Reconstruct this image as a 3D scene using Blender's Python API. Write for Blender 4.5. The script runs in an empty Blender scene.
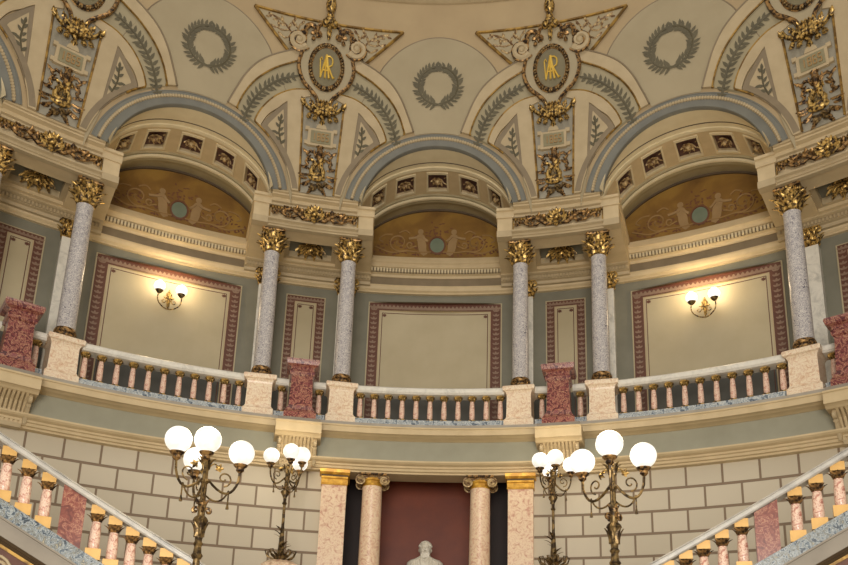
import bpy, bmesh, math, random
from mathutils import Vector, Matrix
random.seed(7)
C = bpy.context.scene.collection
SC = bpy.context.scene
S = 13.0          # radius of the rotunda, metres
ZC = 1.6          # eye height
sin, cos, pi, rad, sqrt = math.sin, math.cos, math.pi, math.radians, math.sqrt
PB = 360/14       # angular pitch of the bays

# ---------------------------------------------------------------- camera, world, light
def setup():
    cam = bpy.data.cameras.new('camera'); co = bpy.data.objects.new('camera', cam); C.objects.link(co)
    cam.sensor_width = 36; cam.lens = 811.49/848*36
    cam.shift_x = 2.54/848; cam.shift_y = 212.24/848
    p, y, r = rad(15.039), rad(-2.251), rad(1.894)
    F = Vector((sin(y)*cos(p), cos(y)*cos(p), sin(p))); R = Vector((cos(y), -sin(y), 0)); U = R.cross(F)
    R2 = R*cos(r)+U*sin(r); U2 = U*cos(r)-R*sin(r)
    M = Matrix(((R2.x, U2.x, -F.x, .0420*S), (R2.y, U2.y, -F.y, -.3182*S), (R2.z, U2.z, -F.z, ZC), (0, 0, 0, 1)))
    co.matrix_world = M; cam.clip_end = 200
    SC.camera = co
    w = bpy.data.worlds.new('world'); SC.world = w; w.use_nodes = True
    bg = w.node_tree.nodes['Background']; bg.inputs[0].default_value = (1.0, .92, .81, 1); bg.inputs[1].default_value = 0.45
    def area(name, loc, tgt, size, energy, col):
        l = bpy.data.lights.new(name, 'AREA'); l.shape = 'DISK'; l.size = size; l.energy = energy; l.color = col
        o = bpy.data.objects.new(name, l); C.objects.link(o); o.location = loc
        o.rotation_euler = (Vector(tgt)-Vector(loc)).to_track_quat('-Z', 'Y').to_euler()
    area('front_fill', (0, -11, 3.0), (0, 12, 9.5), 7, 2500, (1, .94, .86))  # added fill light behind the camera, not a real entrance source
    area('overhead_fill', (0, 0, 24), (0, 4, 0), 5, 500, (1, .92, .80))  # added fill from above, no lantern is modelled there
    SC.view_settings.view_transform = 'Standard'; SC.view_settings.look = 'None'
    SC.view_settings.gamma = 1; SC.view_settings.exposure = 0.0
    SC.view_settings.use_curve_mapping = False
setup()

# ---------------------------------------------------------------- materials
def srgb(h):
    h = h.lstrip('#'); v = [int(h[i:i+2], 16)/255 for i in (0, 2, 4)]
    return tuple((c/12.92 if c <= .04045 else ((c+.055)/1.055)**2.4) for c in v)+(1,)
def newmat(name):
    m = bpy.data.materials.new(name); m.use_nodes = True
    return m, m.node_tree, m.node_tree.nodes['Principled BSDF']
def ramp(nt, fac, stops):
    r = nt.nodes.new('ShaderNodeValToRGB'); e = r.color_ramp.elements
    e[0].position, e[0].color = stops[0][0], srgb(stops[0][1]); e[1].position, e[1].color = stops[-1][0], srgb(stops[-1][1])
    for p, c in stops[1:-1]:
        k = e.new(p); k.color = srgb(c)
    nt.links.new(fac, r.inputs[0]); return r.outputs[0]
def noise(nt, scale, detail=4, dist=0., rough=.55, coord='Object'):
    tc = nt.nodes.new('ShaderNodeTexCoord'); n = nt.nodes.new('ShaderNodeTexNoise')
    n.inputs['Scale'].default_value = scale; n.inputs['Detail'].default_value = detail
    n.inputs['Distortion'].default_value = dist; n.inputs['Roughness'].default_value = rough
    nt.links.new(tc.outputs[coord], n.inputs['Vector']); return n.outputs['Fac']
def bump(nt, b, fac, strength, dist=.02):
    bn = nt.nodes.new('ShaderNodeBump'); bn.inputs['Strength'].default_value = strength; bn.inputs['Distance'].default_value = dist
    nt.links.new(fac, bn.inputs['Height']); nt.links.new(bn.outputs[0], b.inputs['Normal'])
def paint(name, a, b=None, rough=.6, scale=3, metal=0.):
    m, nt, p = newmat(name)
    f = noise(nt, scale, 6)
    nt.links.new(ramp(nt, f, [(.3, b or a), (.7, a)]), p.inputs['Base Color'])
    p.inputs['Roughness'].default_value = rough; p.inputs['Metallic'].default_value = metal
    return m
def marble(name, stops, scale, dist=1.5, rough=.28, detail=8):
    m, nt, p = newmat(name)
    f = noise(nt, scale, detail, dist, .62)
    nt.links.new(ramp(nt, f, stops), p.inputs['Base Color']); p.inputs['Roughness'].default_value = rough
    return m
def gold(name, hi, lo, scale=9, rough=.35, metal=.85):
    m, nt, p = newmat(name)
    f = noise(nt, scale, 5, .4)
    nt.links.new(ramp(nt, f, [(.42, lo), (.60, hi)]), p.inputs['Base Color'])
    p.inputs['Roughness'].default_value = rough; p.inputs['Metallic'].default_value = metal
    return m
def emit(name, col, s):
    m, nt, p = newmat(name)
    nt.links.new(ramp(nt, noise(nt, 5, 4, .3), [(.35, '#d8d2c4'), (.6, '#fffaf0')]), p.inputs['Emission Color'])
    p.inputs['Base Color'].default_value = (.4, .4, .38, 1); p.inputs['Emission Strength'].default_value = s; p.inputs['Roughness'].default_value = .2
    return m
M = {}
M['cream'] = paint('cream_plaster', '#b9a683', '#ad9a77')
M['cream_warm'] = paint('warm_cream_plaster', '#cdb891', '#c0ab84')
M['cream_light'] = paint('pale_cream_moulding', '#ddcfac', '#d2c39f')
M['low_shade'] = paint('low_wall_shade', '#54524a', '#4a4841')  # dark grey for the shade low on the gallery wall
M['niche_shade'] = paint('dark_niche_shade', '#27120a', '#1f0e08')  # near-black colour standing in for shade inside the niche
M['khaki'] = paint('khaki_plaster', '#a39674', '#958866')
M['dome'] = paint('dome_plaster', '#b09a75', '#a58f6c', .7, 1.2)
M['field'] = paint('grey_dome_plaster', '#a89a7c', '#9e9072', .7, 1.2)
M['archgrey'] = paint('arch_grey_plaster', '#77766c', '#6c6b63')
M['bandlight'] = paint('light_grey_band', '#a29677', '#988c6e')
M['gold_block'] = paint('tan_gilt_block', '#d3a75c', '#c2954c', .4, 6, .15)
M['bandgrey'] = paint('blue_grey_plaster', '#9b9482', '#8f8877')
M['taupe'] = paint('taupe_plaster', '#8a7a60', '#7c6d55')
M['green'] = paint('grey_green_plaster', '#9c9a87', '#92907d', .6, 2)
M['green_dark'] = paint('sage_plaster', '#807d6d', '#767363', .6, 2)
M['panel'] = paint('panel_field_paint', '#b9ac8c', '#ad9f7f', .45, 1)
M['line_dark'] = paint('dark_brown_line', '#4a3a26', '#5a4830')
M['line_gold'] = gold('gilt_line', '#a8843f', '#6e5226', 6, .45, .5)
M['gold'] = gold('old_gold', '#d8b266', '#3a2812', 16, .36, .55)
M['gold_dark'] = gold('dark_bronze_gold', '#b48c56', '#33251a', 15, .4, .6)
M['gold_bright'] = gold('bright_gold_leaf', '#e6b548', '#bd8a32', 5, .42, .3)
M['gold_pale'] = gold('pale_worn_gilding', '#c2a878', '#6a4c30', 14, .5, .25)
M['bronze'] = gold('lamp_bronze', '#93794c', '#3d2f1e', 14, .42, .6)
M['leafpaint'] = paint('olive_leaf_paint', '#625a42', '#524b36')
M['monogram'] = paint('yellow_gilding', '#e8c65a', '#d0a840', .35, 5, .3)
M['ovalpaint'] = paint('olive_oval_ground', '#7d7355', '#6c6348')
M['tablet'] = paint('tablet_ground', '#8d8565', '#7c7456')
M['lav'] = marble('lilac_grey_marble', [(.34, '#625c66'), (.43, '#a6a1a2'), (.50, '#dcd6cc'), (.56, '#827d88'), (.64, '#c6c0b8')], 11, 2.2)
M['breccia'] = marble('cream_pink_breccia', [(.34, '#cda486'), (.43, '#e2c8a8'), (.52, '#efe0c6'), (.60, '#d9b899'), (.7, '#ead9bd')], 8, 1.6)
M['portal'] = marble('pale_pink_marble', [(.34, '#c99680'), (.45, '#e0bf9f'), (.54, '#ecd6b6'), (.64, '#d8ac92')], 7, 1.8)
M['pink'] = marble('pink_baluster_marble', [(.37, '#b07464'), (.45, '#d4a48e'), (.53, '#eed8c2'), (.62, '#c08876')], 13, 1.4)
M['red'] = marble('red_veined_marble', [(.38, '#4a1e20'), (.46, '#6e3031'), (.505, '#8c4a45'), (.53, '#caa67e'), (.555, '#763634'), (.61, '#955450'), (.68, '#58282a')], 7, 2.6)
M['redslab'] = marble('brick_red_marble', [(.36, '#632c22'), (.48, '#80402f'), (.53, '#8f5040'), (.555, '#b88a68'), (.58, '#85443a'), (.7, '#6e3428')], 8, 2.0)
M['blue'] = marble('blue_grey_breccia', [(.38, '#2a343c'), (.44, '#5c6b76'), (.485, '#b4b8b4'), (.515, '#4a5862'), (.55, '#98998f'), (.59, '#36424c'), (.66, '#b0a688')], 15, .9)
M['blue_fine'] = marble('pale_blue_plinth_marble', [(.38, '#4e5a68'), (.45, '#98a2a8'), (.52, '#d0d2cc'), (.57, '#76828e'), (.64, '#b8bab4')], 10, 1.0)
M['rail'] = marble('white_grey_marble', [(.3, '#bdbab0'), (.5, '#dedace'), (.75, '#eae6da')], 4, 1)
M['redborder'] = paint('terracotta_border', '#68402f', '#593427', .6, 8)
M['pinkleaf'] = paint('pale_pink_stencil', '#8f7662', '#806856')
M['redwall'] = None
M['white'] = paint('white_statuary_marble', '#d4cec0', '#c6bfae', .4, 5)
M['stone'] = paint('grey_stone', '#a8a092', '#9a9284')
M['stone_dark'] = paint('taupe_stone', '#948b7c', '#877e70')
M['railgrey'] = marble('grey_handrail_marble', [(.3, '#a3a09a'), (.5, '#bdb9b0'), (.75, '#cec9be')], 4, 1)
M['floor'] = marble('floor_marble', [(.3, '#8d7f6c'), (.6, '#b8ab94'), (.8, '#a5967e')], 2, 1.2, .3)
M['globe'] = emit('opal_glass_globe', (1, .95, .86, 1), 1.05)
M['globe_up'] = emit('sconce_opal_globe', (1, .93, .78, 1), 1.3)
# red-brown painted wall with soft vertical variation
m, nt, p = newmat('red_brown_wall'); f = noise(nt, 1.3, 5, .3)
nt.links.new(ramp(nt, f, [(.3, '#6f2c10'), (.7, '#863a15')]), p.inputs['Base Color']); p.inputs['Roughness'].default_value = .5; M['redwall'] = m
# painted ashlar
m, nt, p = newmat('painted_ashlar')
tc = nt.nodes.new('ShaderNodeTexCoord'); br = nt.nodes.new('ShaderNodeTexBrick')
nt.links.new(tc.outputs['UV'], br.inputs['Vector'])
br.inputs['Color1'].default_value = srgb('#cbc0aa'); br.inputs['Color2'].default_value = srgb('#c3b8a1'); br.inputs['Mortar'].default_value = srgb('#826e58')
br.inputs['Scale'].default_value = 1; br.inputs['Brick Width'].default_value = 1; br.inputs['Row Height'].default_value = .5
br.inputs['Mortar Size'].default_value = .032; br.inputs['Mortar Smooth'].default_value = .1; br.inputs['Bias'].default_value = 0
br.offset = .5; br.offset_frequency = 2
nt.links.new(br.outputs['Color'], p.inputs['Base Color']); p.inputs['Roughness'].default_value = .6
inv = nt.nodes.new('ShaderNodeMath'); inv.operation = 'SUBTRACT'; inv.inputs[0].default_value = 1; nt.links.new(br.outputs['Fac'], inv.inputs[1])
bump(nt, p, inv.outputs[0], .6, .03); M['ashlar'] = m
# lunette ground
m, nt, p = newmat('lunette_ochre_ground'); f = noise(nt, 1.1, 6, .6)
nt.links.new(ramp(nt, f, [(.3, '#735226'), (.5, '#8c6830'), (.7, '#a5803a')]), p.inputs['Base Color']); p.inputs['Roughness'].default_value = .5; M['ochre'] = m
M['scrollpaint'] = paint('faded_scroll_paint', '#a58350', '#8f7045')
M['flesh'] = paint('faded_flesh_paint', '#a98b60', '#9a7d54')
M['medal'] = paint('grey_green_medallion_paint', '#7f8a74', '#6f7a66')
M['rosepaint'] = paint('dull_rose_paint', '#7d5238', '#6c452f')
M['coffer'] = paint('maroon_coffer_ground', '#5a3a30', '#4c3028')

# ---------------------------------------------------------------- helpers
def obj(name, bm, mats, parent=None, smooth=True, angle=35):
    me = bpy.data.meshes.new(name)
    bmesh.ops.recalc_face_normals(bm, faces=bm.faces[:])
    bm.to_mesh(me); bm.free()
    if not isinstance(mats, (list, tuple)): mats = [mats]
    for k in mats: me.materials.append(M[k] if isinstance(k, str) else k)
    if smooth:
        me.polygons.foreach_set('use_smooth', [True]*len(me.polygons))
        try: me.set_sharp_from_angle(angle=rad(angle))
        except Exception: pass
    o = bpy.data.objects.new(name, me); C.objects.link(o)
    if parent: o.parent = parent
    return o
def thing(name, label, cat, loc=(0, 0, 0), rz=0, group=None):
    o = bpy.data.objects.new(name, None); C.objects.link(o); o.location = loc; o.rotation_euler = (0, 0, rz)
    o.empty_display_size = .2
    return tag(o, label, cat, group)
def tag(o, label, cat, group=None):
    o['label'] = label; o['category'] = cat
    if group: o['group'] = group
    return o
def struct(o): o['kind'] = 'structure'; return o
def lab(o, l): o['label'] = l; return o
def dup(o, parent=None):
    c = o.copy(); C.objects.link(c)
    if parent: c.parent = parent
    for ch in list(o.children): dup(ch, c)
    return c
def BM(): return bmesh.new()
def P(a, r, z): return Vector((r*S*sin(rad(a)), r*S*cos(rad(a)), z*S+ZC))
def grid(bm, rows, mat=0, closed_u=False, closed_v=False):
    vs = [[bm.verts.new(p) for p in row] for row in rows]; fs = []
    nu, nv = len(vs), len(vs[0])
    for i in range(nu-(0 if closed_u else 1)):
        for j in range(nv-(0 if closed_v else 1)):
            a, b, c, d = vs[i][j], vs[(i+1) % nu][j], vs[(i+1) % nu][(j+1) % nv], vs[i][(j+1) % nv]
            try: f = bm.faces.new((a, b, c, d)); f.material_index = mat; fs.append(f)
            except ValueError: pass
    return vs
def steps(a, b, d): n = max(1, int(math.ceil(abs(b-a)/d))); return [a+(b-a)*i/n for i in range(n+1)]
def revolve(bm, prof, a0, a1, d=1.5, mat=0, closed=True, T=None):
    """sweep an (r,z) profile round the axis; closed profile gets end caps"""
    T = T or P
    rows = [[T(a, r, z) for r, z in prof] for a in steps(a0, a1, d)]
    vs = grid(bm, rows, mat, closed_v=closed)
    if closed:
        for row in (vs[0], vs[-1]):
            try: f = bm.faces.new(row); f.material_index = mat
            except ValueError: pass
def rect(r0, r1, z0, z1): return [(r0, z0), (r1, z0), (r1, z1), (r0, z1)]
def box(bm, x0, x1, y0, y1, z0, z1, mat=0, top=None):
    t = top or (x0, x1, y0, y1)
    v = [bm.verts.new(q) for q in ((x0, y0, z0), (x1, y0, z0), (x1, y1, z0), (x0, y1, z0), (t[0], t[2], z1), (t[1], t[2], z1), (t[1], t[3], z1), (t[0], t[3], z1))]
    for q in ((0, 3, 2, 1), (4, 5, 6, 7), (0, 1, 5, 4), (1, 2, 6, 5), (2, 3, 7, 6), (3, 0, 4, 7)):
        f = bm.faces.new([v[i] for i in q]); f.material_index = mat
def lathe(bm, prof, n=20, c=(0, 0, 0), mat=0, sx=1, sy=1, flute=0, fa=.08):
    rows = []
    for r, z in prof:
        rows.append([Vector((c[0]+r*sx*(1-fa*(abs(sin(flute*pi*k/n)) if flute else 0))*cos(2*pi*k/n), c[1]+r*sy*(1-fa*(abs(sin(flute*pi*k/n)) if flute else 0))*sin(2*pi*k/n), c[2]+z)) for k in range(n)])
    vs = grid(bm, rows, mat, closed_v=True)
    for row in (vs[0], vs[-1]):
        try: f = bm.faces.new(row); f.material_index = mat
        except ValueError: pass
def square(bm, prof, c=(0, 0, 0), mat=0, sy=1):
    """like lathe but with a square section; prof = (half width, z)"""
    rows = [[Vector((c[0]+sx*h, c[1]+s2*h*sy, c[2]+z)) for sx, s2 in ((-1, -1), (1, -1), (1, 1), (-1, 1))] for h, z in prof]
    vs = grid(bm, rows, mat, closed_v=True)
    bm.faces.new(vs[0]).material_index = mat; bm.faces.new(vs[-1]).material_index = mat
def tube(bm, pts, rs, n=6, mat=0, cap=True):
    pts = [Vector(p) for p in pts]
    if not isinstance(rs, (list, tuple)): rs = [rs]*len(pts)
    rows = []; up = None
    for i, p in enumerate(pts):
        t = (pts[min(i+1, len(pts)-1)]-pts[max(i-1, 0)])
        if t.length < 1e-9: t = Vector((0, 0, 1))
        t.normalize()
        if up is None: up = t.orthogonal().normalized()
        up = (up-t*up.dot(t))
        if up.length < 1e-6: up = t.orthogonal()
        up.normalize(); s = t.cross(up)
        rows.append([p+(up*cos(2*pi*k/n)+s*sin(2*pi*k/n))*rs[i] for k in range(n)])
    vs = grid(bm, rows, mat, closed_v=True)
    if cap:
        for row in (vs[0], vs[-1]):
            try: bm.faces.new(row).material_index = mat
            except ValueError: pass
def ball(bm, c, r, u=8, v=6, mat=0, s=(1, 1, 1), R=None):
    rows = []
    for i in range(1, v):
        th = pi*i/v
        q = [Vector((r*s[0]*sin(th)*cos(2*pi*k/u), r*s[1]*sin(th)*sin(2*pi*k/u), r*s[2]*cos(th))) for k in range(u)]
        rows.append([Vector(c)+(R @ x if R else x) for x in q])
    vs = grid(bm, rows, mat, closed_v=True)
    for row, sg in ((vs[0], 1), (vs[-1], -1)):
        o = Vector((0, 0, sg*r*s[2])); t = bm.verts.new(Vector(c)+(R @ o if R else o))
        for k in range(u): bm.faces.new((row[k], row[(k+1) % u], t)).material_index = mat
def bez(p0, p1, p2, n=8):
    p0, p1, p2 = Vector(p0), Vector(p1), Vector(p2)
    return [p0*(1-t)**2+p1*2*t*(1-t)+p2*t*t for t in [i/n for i in range(n+1)]]
def spiral(c, r0, r1, a0, turns, n=24, plane='xz', y=0, flip=1):
    out = []
    for i in range(n+1):
        t = i/n; r = r0+(r1-r0)*t; a = a0+flip*turns*2*pi*t
        out.append(Vector((c[0]+r*cos(a), y, c[1]+r*sin(a))))
    return out
def leaf(bm, b, d, nrm, L, W, curl=.3, mat=0, n=5):
    """acanthus-like leaf: from b along d, lifted towards nrm and curling back at the tip"""
    b, d, nrm = Vector(b), Vector(d).normalized(), Vector(nrm).normalized(); s = d.cross(nrm).normalized(); rows = []
    for i in range(n+1):
        t = i/n; w = W*(sin(pi*min(.97, t*.85+.12))**.7)*(1 if i % 2 else .8)
        c = b+d*L*(t-.25*curl*t**3)+nrm*L*curl*(t**2.2)
        rows.append([c-s*w*.5-nrm*.12*W, c-s*w*.22+nrm*.1*W, c+nrm*.22*W*(1-t*.5), c+s*w*.22+nrm*.1*W, c+s*w*.5-nrm*.12*W])
    vs = grid(bm, rows, mat)
    for row in (vs[0], vs[-1]):
        try: bm.faces.new(row).material_index = mat
        except ValueError: pass
    back = [[r[0], r[-1]] for r in vs]
    for i in range(len(back)-1):
        try: bm.faces.new((back[i][0], back[i][1], back[i+1][1], back[i+1][0])).material_index = mat
        except ValueError: pass
PZ = [.80, .87, .92, 1.0, 1.1, 1.2, 1.27, 1.42]; PR = [.962, .955, .944, .924, .903, .885, .868, .80]
def prof(z):
    if z <= PZ[0]: return PR[0]
    for i in range(len(PZ)-1):
        if z <= PZ[i+1]: return PR[i]+(PR[i+1]-PR[i])*(z-PZ[i])/(PZ[i+1]-PZ[i])
    return PR[-1]
# local frame on the dome face: x = degrees from the rib/bay centre, z in R; off = metres proud of the plaster
def frame(r0, z0):
    def L(a, r, z): return Vector((r*S*sin(rad(a)), (r*cos(rad(a))-r0)*S, (z-z0)*S))
    return L
def placed(name, label, cat, a, r0, z0, group=None):
    return thing(name, label, cat, P(a, r0, z0), -rad(a), group)
def onface(L, x, z, off): return L(x, prof(z)-off/S, z)
def resamp(pl, n):
    """polyline resampled evenly, smoothed with Catmull-Rom"""
    q = [Vector((p[0], p[1])) for p in pl]
    if len(q) > 2:
        o = []
        for i in range(len(q)-1):
            p0, p1, p2, p3 = q[max(i-1, 0)], q[i], q[i+1], q[min(i+2, len(q)-1)]
            for k in range(8):
                t = k/8; o.append(.5*((2*p1)+(p2-p0)*t+(2*p0-5*p1+4*p2-p3)*t*t+(3*p1-p0-3*p2+p3)*t**3))
        o.append(q[-1]); q = o
    def dd(a, b): return sqrt(((a[0]-b[0])*.0157)**2+(a[1]-b[1])**2)
    s = [0]
    for i in range(1, len(q)): s.append(s[-1]+dd(q[i-1], q[i]))
    out = []
    for k in range(n+1):
        t = s[-1]*k/n; j = 0
        while j < len(s)-2 and s[j+1] < t: j += 1
        u = (t-s[j])/max(1e-9, s[j+1]-s[j]); out.append(q[j].lerp(q[j+1], min(1, u)))
    return out
def band(bm, L, A, B, off, n=24, m=3, mat=0, base=-.02, on=None):
    """raised ribbon between polylines A and B on the dome face"""
    on = on or onface
    A, B = resamp(A, n), resamp(B, n); rows = []
    for a, b in zip(A, B):
        row = [on(L, a[0], a[1], base)]
        for k in range(m+1):
            q = a.lerp(b, k/m); row.append(on(L, q[0], q[1], off))
        row.append(on(L, b[0], b[1], base)); rows.append(row)
    vs = grid(bm, rows, mat)
    for row in (vs[0], vs[-1]):
        try: bm.faces.new(row).material_index = mat
        except ValueError: pass
def line(bm, L, A, off, r, n=24, mat=0, on=None, k=5):
    on = on or onface
    tube(bm, [on(L, q[0], q[1], off) for q in resamp(A, n)], r, k, mat)
def mir(pl): return [(-x, z) for x, z in pl]
def chart_leaf(bm, L, x, z, ang, ln, w, off=.012, mat=0, on=None):
    """small painted leaf; ang in the face plane, ln and w in R units"""
    on = on or onface
    dx, dz = cos(ang), sin(ang); k = 1/(.0157)
    pts = []
    for t, h in ((0, 0), (.35, .5), (.7, .38), (1, 0), (.7, -.38), (.35, -.5)):
        u, v = t*ln, h*w
        pts.append(bm.verts.new(on(L, x+(u*dx-v*dz)*k, z+u*dz+v*dx, off)))
    bm.faces.new(pts).material_index = mat

# ================================================================ STRUCTURE
bm = BM(); lathe(bm, [(0.01, -.1), (S*1.2, -.1), (S*1.2, 0), (0.01, 0)], 64); struct(obj('floor', bm, 'floor', smooth=False))
bm = BM(); revolve(bm, rect(.80, 1.2, 0, 0), -40, 40)
bm.free(); bm = BM(); revolve(bm, [(.76, -ZC/S), (1.19, -ZC/S), (1.19, .075), (.76, .075)], -42, 42, 2); struct(obj('floor_landing', bm, 'stone', smooth=False))

# lower ashlar wall, two sides of the portal; u counts blocks from the portal
def ashlar(name, a0, a1):
    me_bm = BM(); uv = me_bm.loops.layers.uv.new('UVMap'); z0, z1 = -ZC/S, .3885
    for (q0, q1) in [(s, t) for s, t in zip(steps(a0, a1, 1.55)[:-1], steps(a0, a1, 1.55)[1:])]:
        v = [me_bm.verts.new(p) for p in (P(q0, .998, z0), P(q1, .998, z0), P(q1, .998, z1), P(q0, .998, z1))]
        f = me_bm.faces.new(v)
        for l, (a, z) in zip(f.loops, ((q0, z0), (q1, z0), (q1, z1), (q0, z1))):
            l[uv].uv = ((abs(a)-11.62)/3.1+10, (z-.3885)/.0355*.5+10)
    for q0, q1 in ((a0, a1),):
        rows = [[P(a, .998, z0), P(a, 1.04, z0), P(a, 1.04, z1), P(a, .998, z1)] for a in steps(q0, q1, 1.55)]
        vs = grid(me_bm, [[r[0], r[1]] for r in rows]); grid(me_bm, [[r[1], r[2]] for r in rows]); grid(me_bm, [[r[2], r[3]] for r in rows])
        for r in (rows[0], rows[-1]): me_bm.faces.new([me_bm.verts.new(p) for p in r])
    o = obj(name, me_bm, 'ashlar', smooth=False); return struct(o)
ashlar('wall_lower_left', -62, -10.18); ashlar('wall_lower_right', 10.18, 62)
# niche of the portal
bm = BM(); revolve(bm, rect(1.15, 1.17, -ZC/S, .44), -9.5, 9.5, 1); struct(obj('wall_niche', bm, 'redwall'))
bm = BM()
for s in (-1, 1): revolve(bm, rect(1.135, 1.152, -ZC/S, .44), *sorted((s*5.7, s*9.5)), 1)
struct(obj('wall_niche_edge_shade', bm, 'niche_shade', smooth=False))  # dark strips over the red wall, painting the unlit niche edges
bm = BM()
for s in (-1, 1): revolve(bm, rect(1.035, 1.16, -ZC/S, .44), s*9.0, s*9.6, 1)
struct(obj('wall_niche_sides', bm, 'niche_shade', smooth=False))
bm = BM(); revolve(bm, rect(1.02, 1.16, .43, .44), -9.5, 9.5, 1); struct(obj('ceiling_niche', bm, 'taupe', smooth=False))

# lower entablature + gallery edge: mouldings all round
def ring(name, prof_, mat, a0=-62, a1=62, d=1.2):
    b = BM(); revolve(b, prof_, a0, a1, d); return struct(obj(name, b, mat, smooth=False))
ring('trim_1', [(1.03, .385), (.985, .385), (.985, .388), (.981, .389), (.981, .393), (.978, .394), (.978, .397), (.972, .399), (.969, .4015), (.969, .404), (.985, .405), (1.03, .405)], 'cream_warm')
ring('wall_frieze', rect(.987, 1.03, .405, .444), 'green')
ring('trim_2', [(1.03, .443), (.985, .443), (.980, .4445), (.972, .4455), (.969, .4465), (.9665, .447), (.962, .4475), (.962, .457), (.9605, .4575), (.9605, .460), (1.03, .460)], 'cream_warm')
ring('floor_gallery', [(.966, .460), (1.16, .460), (1.16, .4665), (.966, .4665)], 'stone')
# gallery wall and its cornice
ring('wall_gallery', rect(1.13, 1.15, .4665, 1.03), 'green_dark', -64, 64)
ring('trim_3', [(1.131, .797), (1.124, .797), (1.124, .800), (1.120, .803), (1.118, .808), (1.118, .812), (1.122, .814), (1.131, .815)], 'cream_warm', -64, 64)
ring('trim_4', [(1.131, .815), (1.126, .815), (1.126, .834), (1.131, .834)], 'taupe', -64, 64)
ring('trim_5', [(1.131, .832), (1.124, .832), (1.122, .836), (1.117, .838), (1.117, .846), (1.112, .848), (1.108, .853), (1.105, .855), (1.105, .861), (1.112, .863), (1.112, .871), (1.131, .872)], 'cream_warm', -64, 64)
b = BM()
for k in range(-200, 201):
    a = k*.31
    if abs(a) < 62: revolve(b, rect(1.1115, 1.118, .838, .8455), a-.085, a+.085, 1)
struct(obj('trim_6', b, 'cream_light', smooth=False))
ring('trim_8', rect(1.1155, 1.1175, .838, .8458), 'taupe', -64, 64)

ring('wall_low_shade', rect(1.1275, 1.131, .4665, .584), 'low_shade', -64, 64)  # shade behind the balusters, painted as a dark band on the wall
# dome shell with arched openings
OA, OB, IA, IB, ZS = 9.85, .1475, 8.1, .126, .857
bm = BM()
def T(a, off, z): return P(a, prof(z)-off/S, z)
for bay in (-2, -1, 0, 1, 2):
    c = bay*PB; cols = []
    for s in steps(-PB/2, PB/2, .45):
        pass
    xs = sorted(set([-PB/2, -11.9, -10.9]+[9.0*sin(t*pi/2/14)*0+(9.0)*-cos(pi*t/28) for t in range(0, 29)]+[10.9, 11.9, PB/2]))
    for x in xs:
        z0 = .8815 if abs(x) >= 9.0-1e-6 else max(.8815, ZS+.137*sqrt(max(0, 1-(x/9.0)**2)))
        cols.append([T(c+x, 0, z0+(1.42-z0)*(k/16)**1.0) for k in range(17)])
    vs = grid(bm, cols)
bmesh.ops.remove_doubles(bm, verts=bm.verts[:], dist=.004)
struct(obj('wall_dome', bm, 'dome'))
ring('trim_7', [(.885, 1.243), (.872, 1.244), (.868, 1.246), (.862, 1.25), (.862, 1.262), (.850, 1.268), (.850, 1.285), (.88, 1.29)], 'cream', -64, 64)

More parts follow.
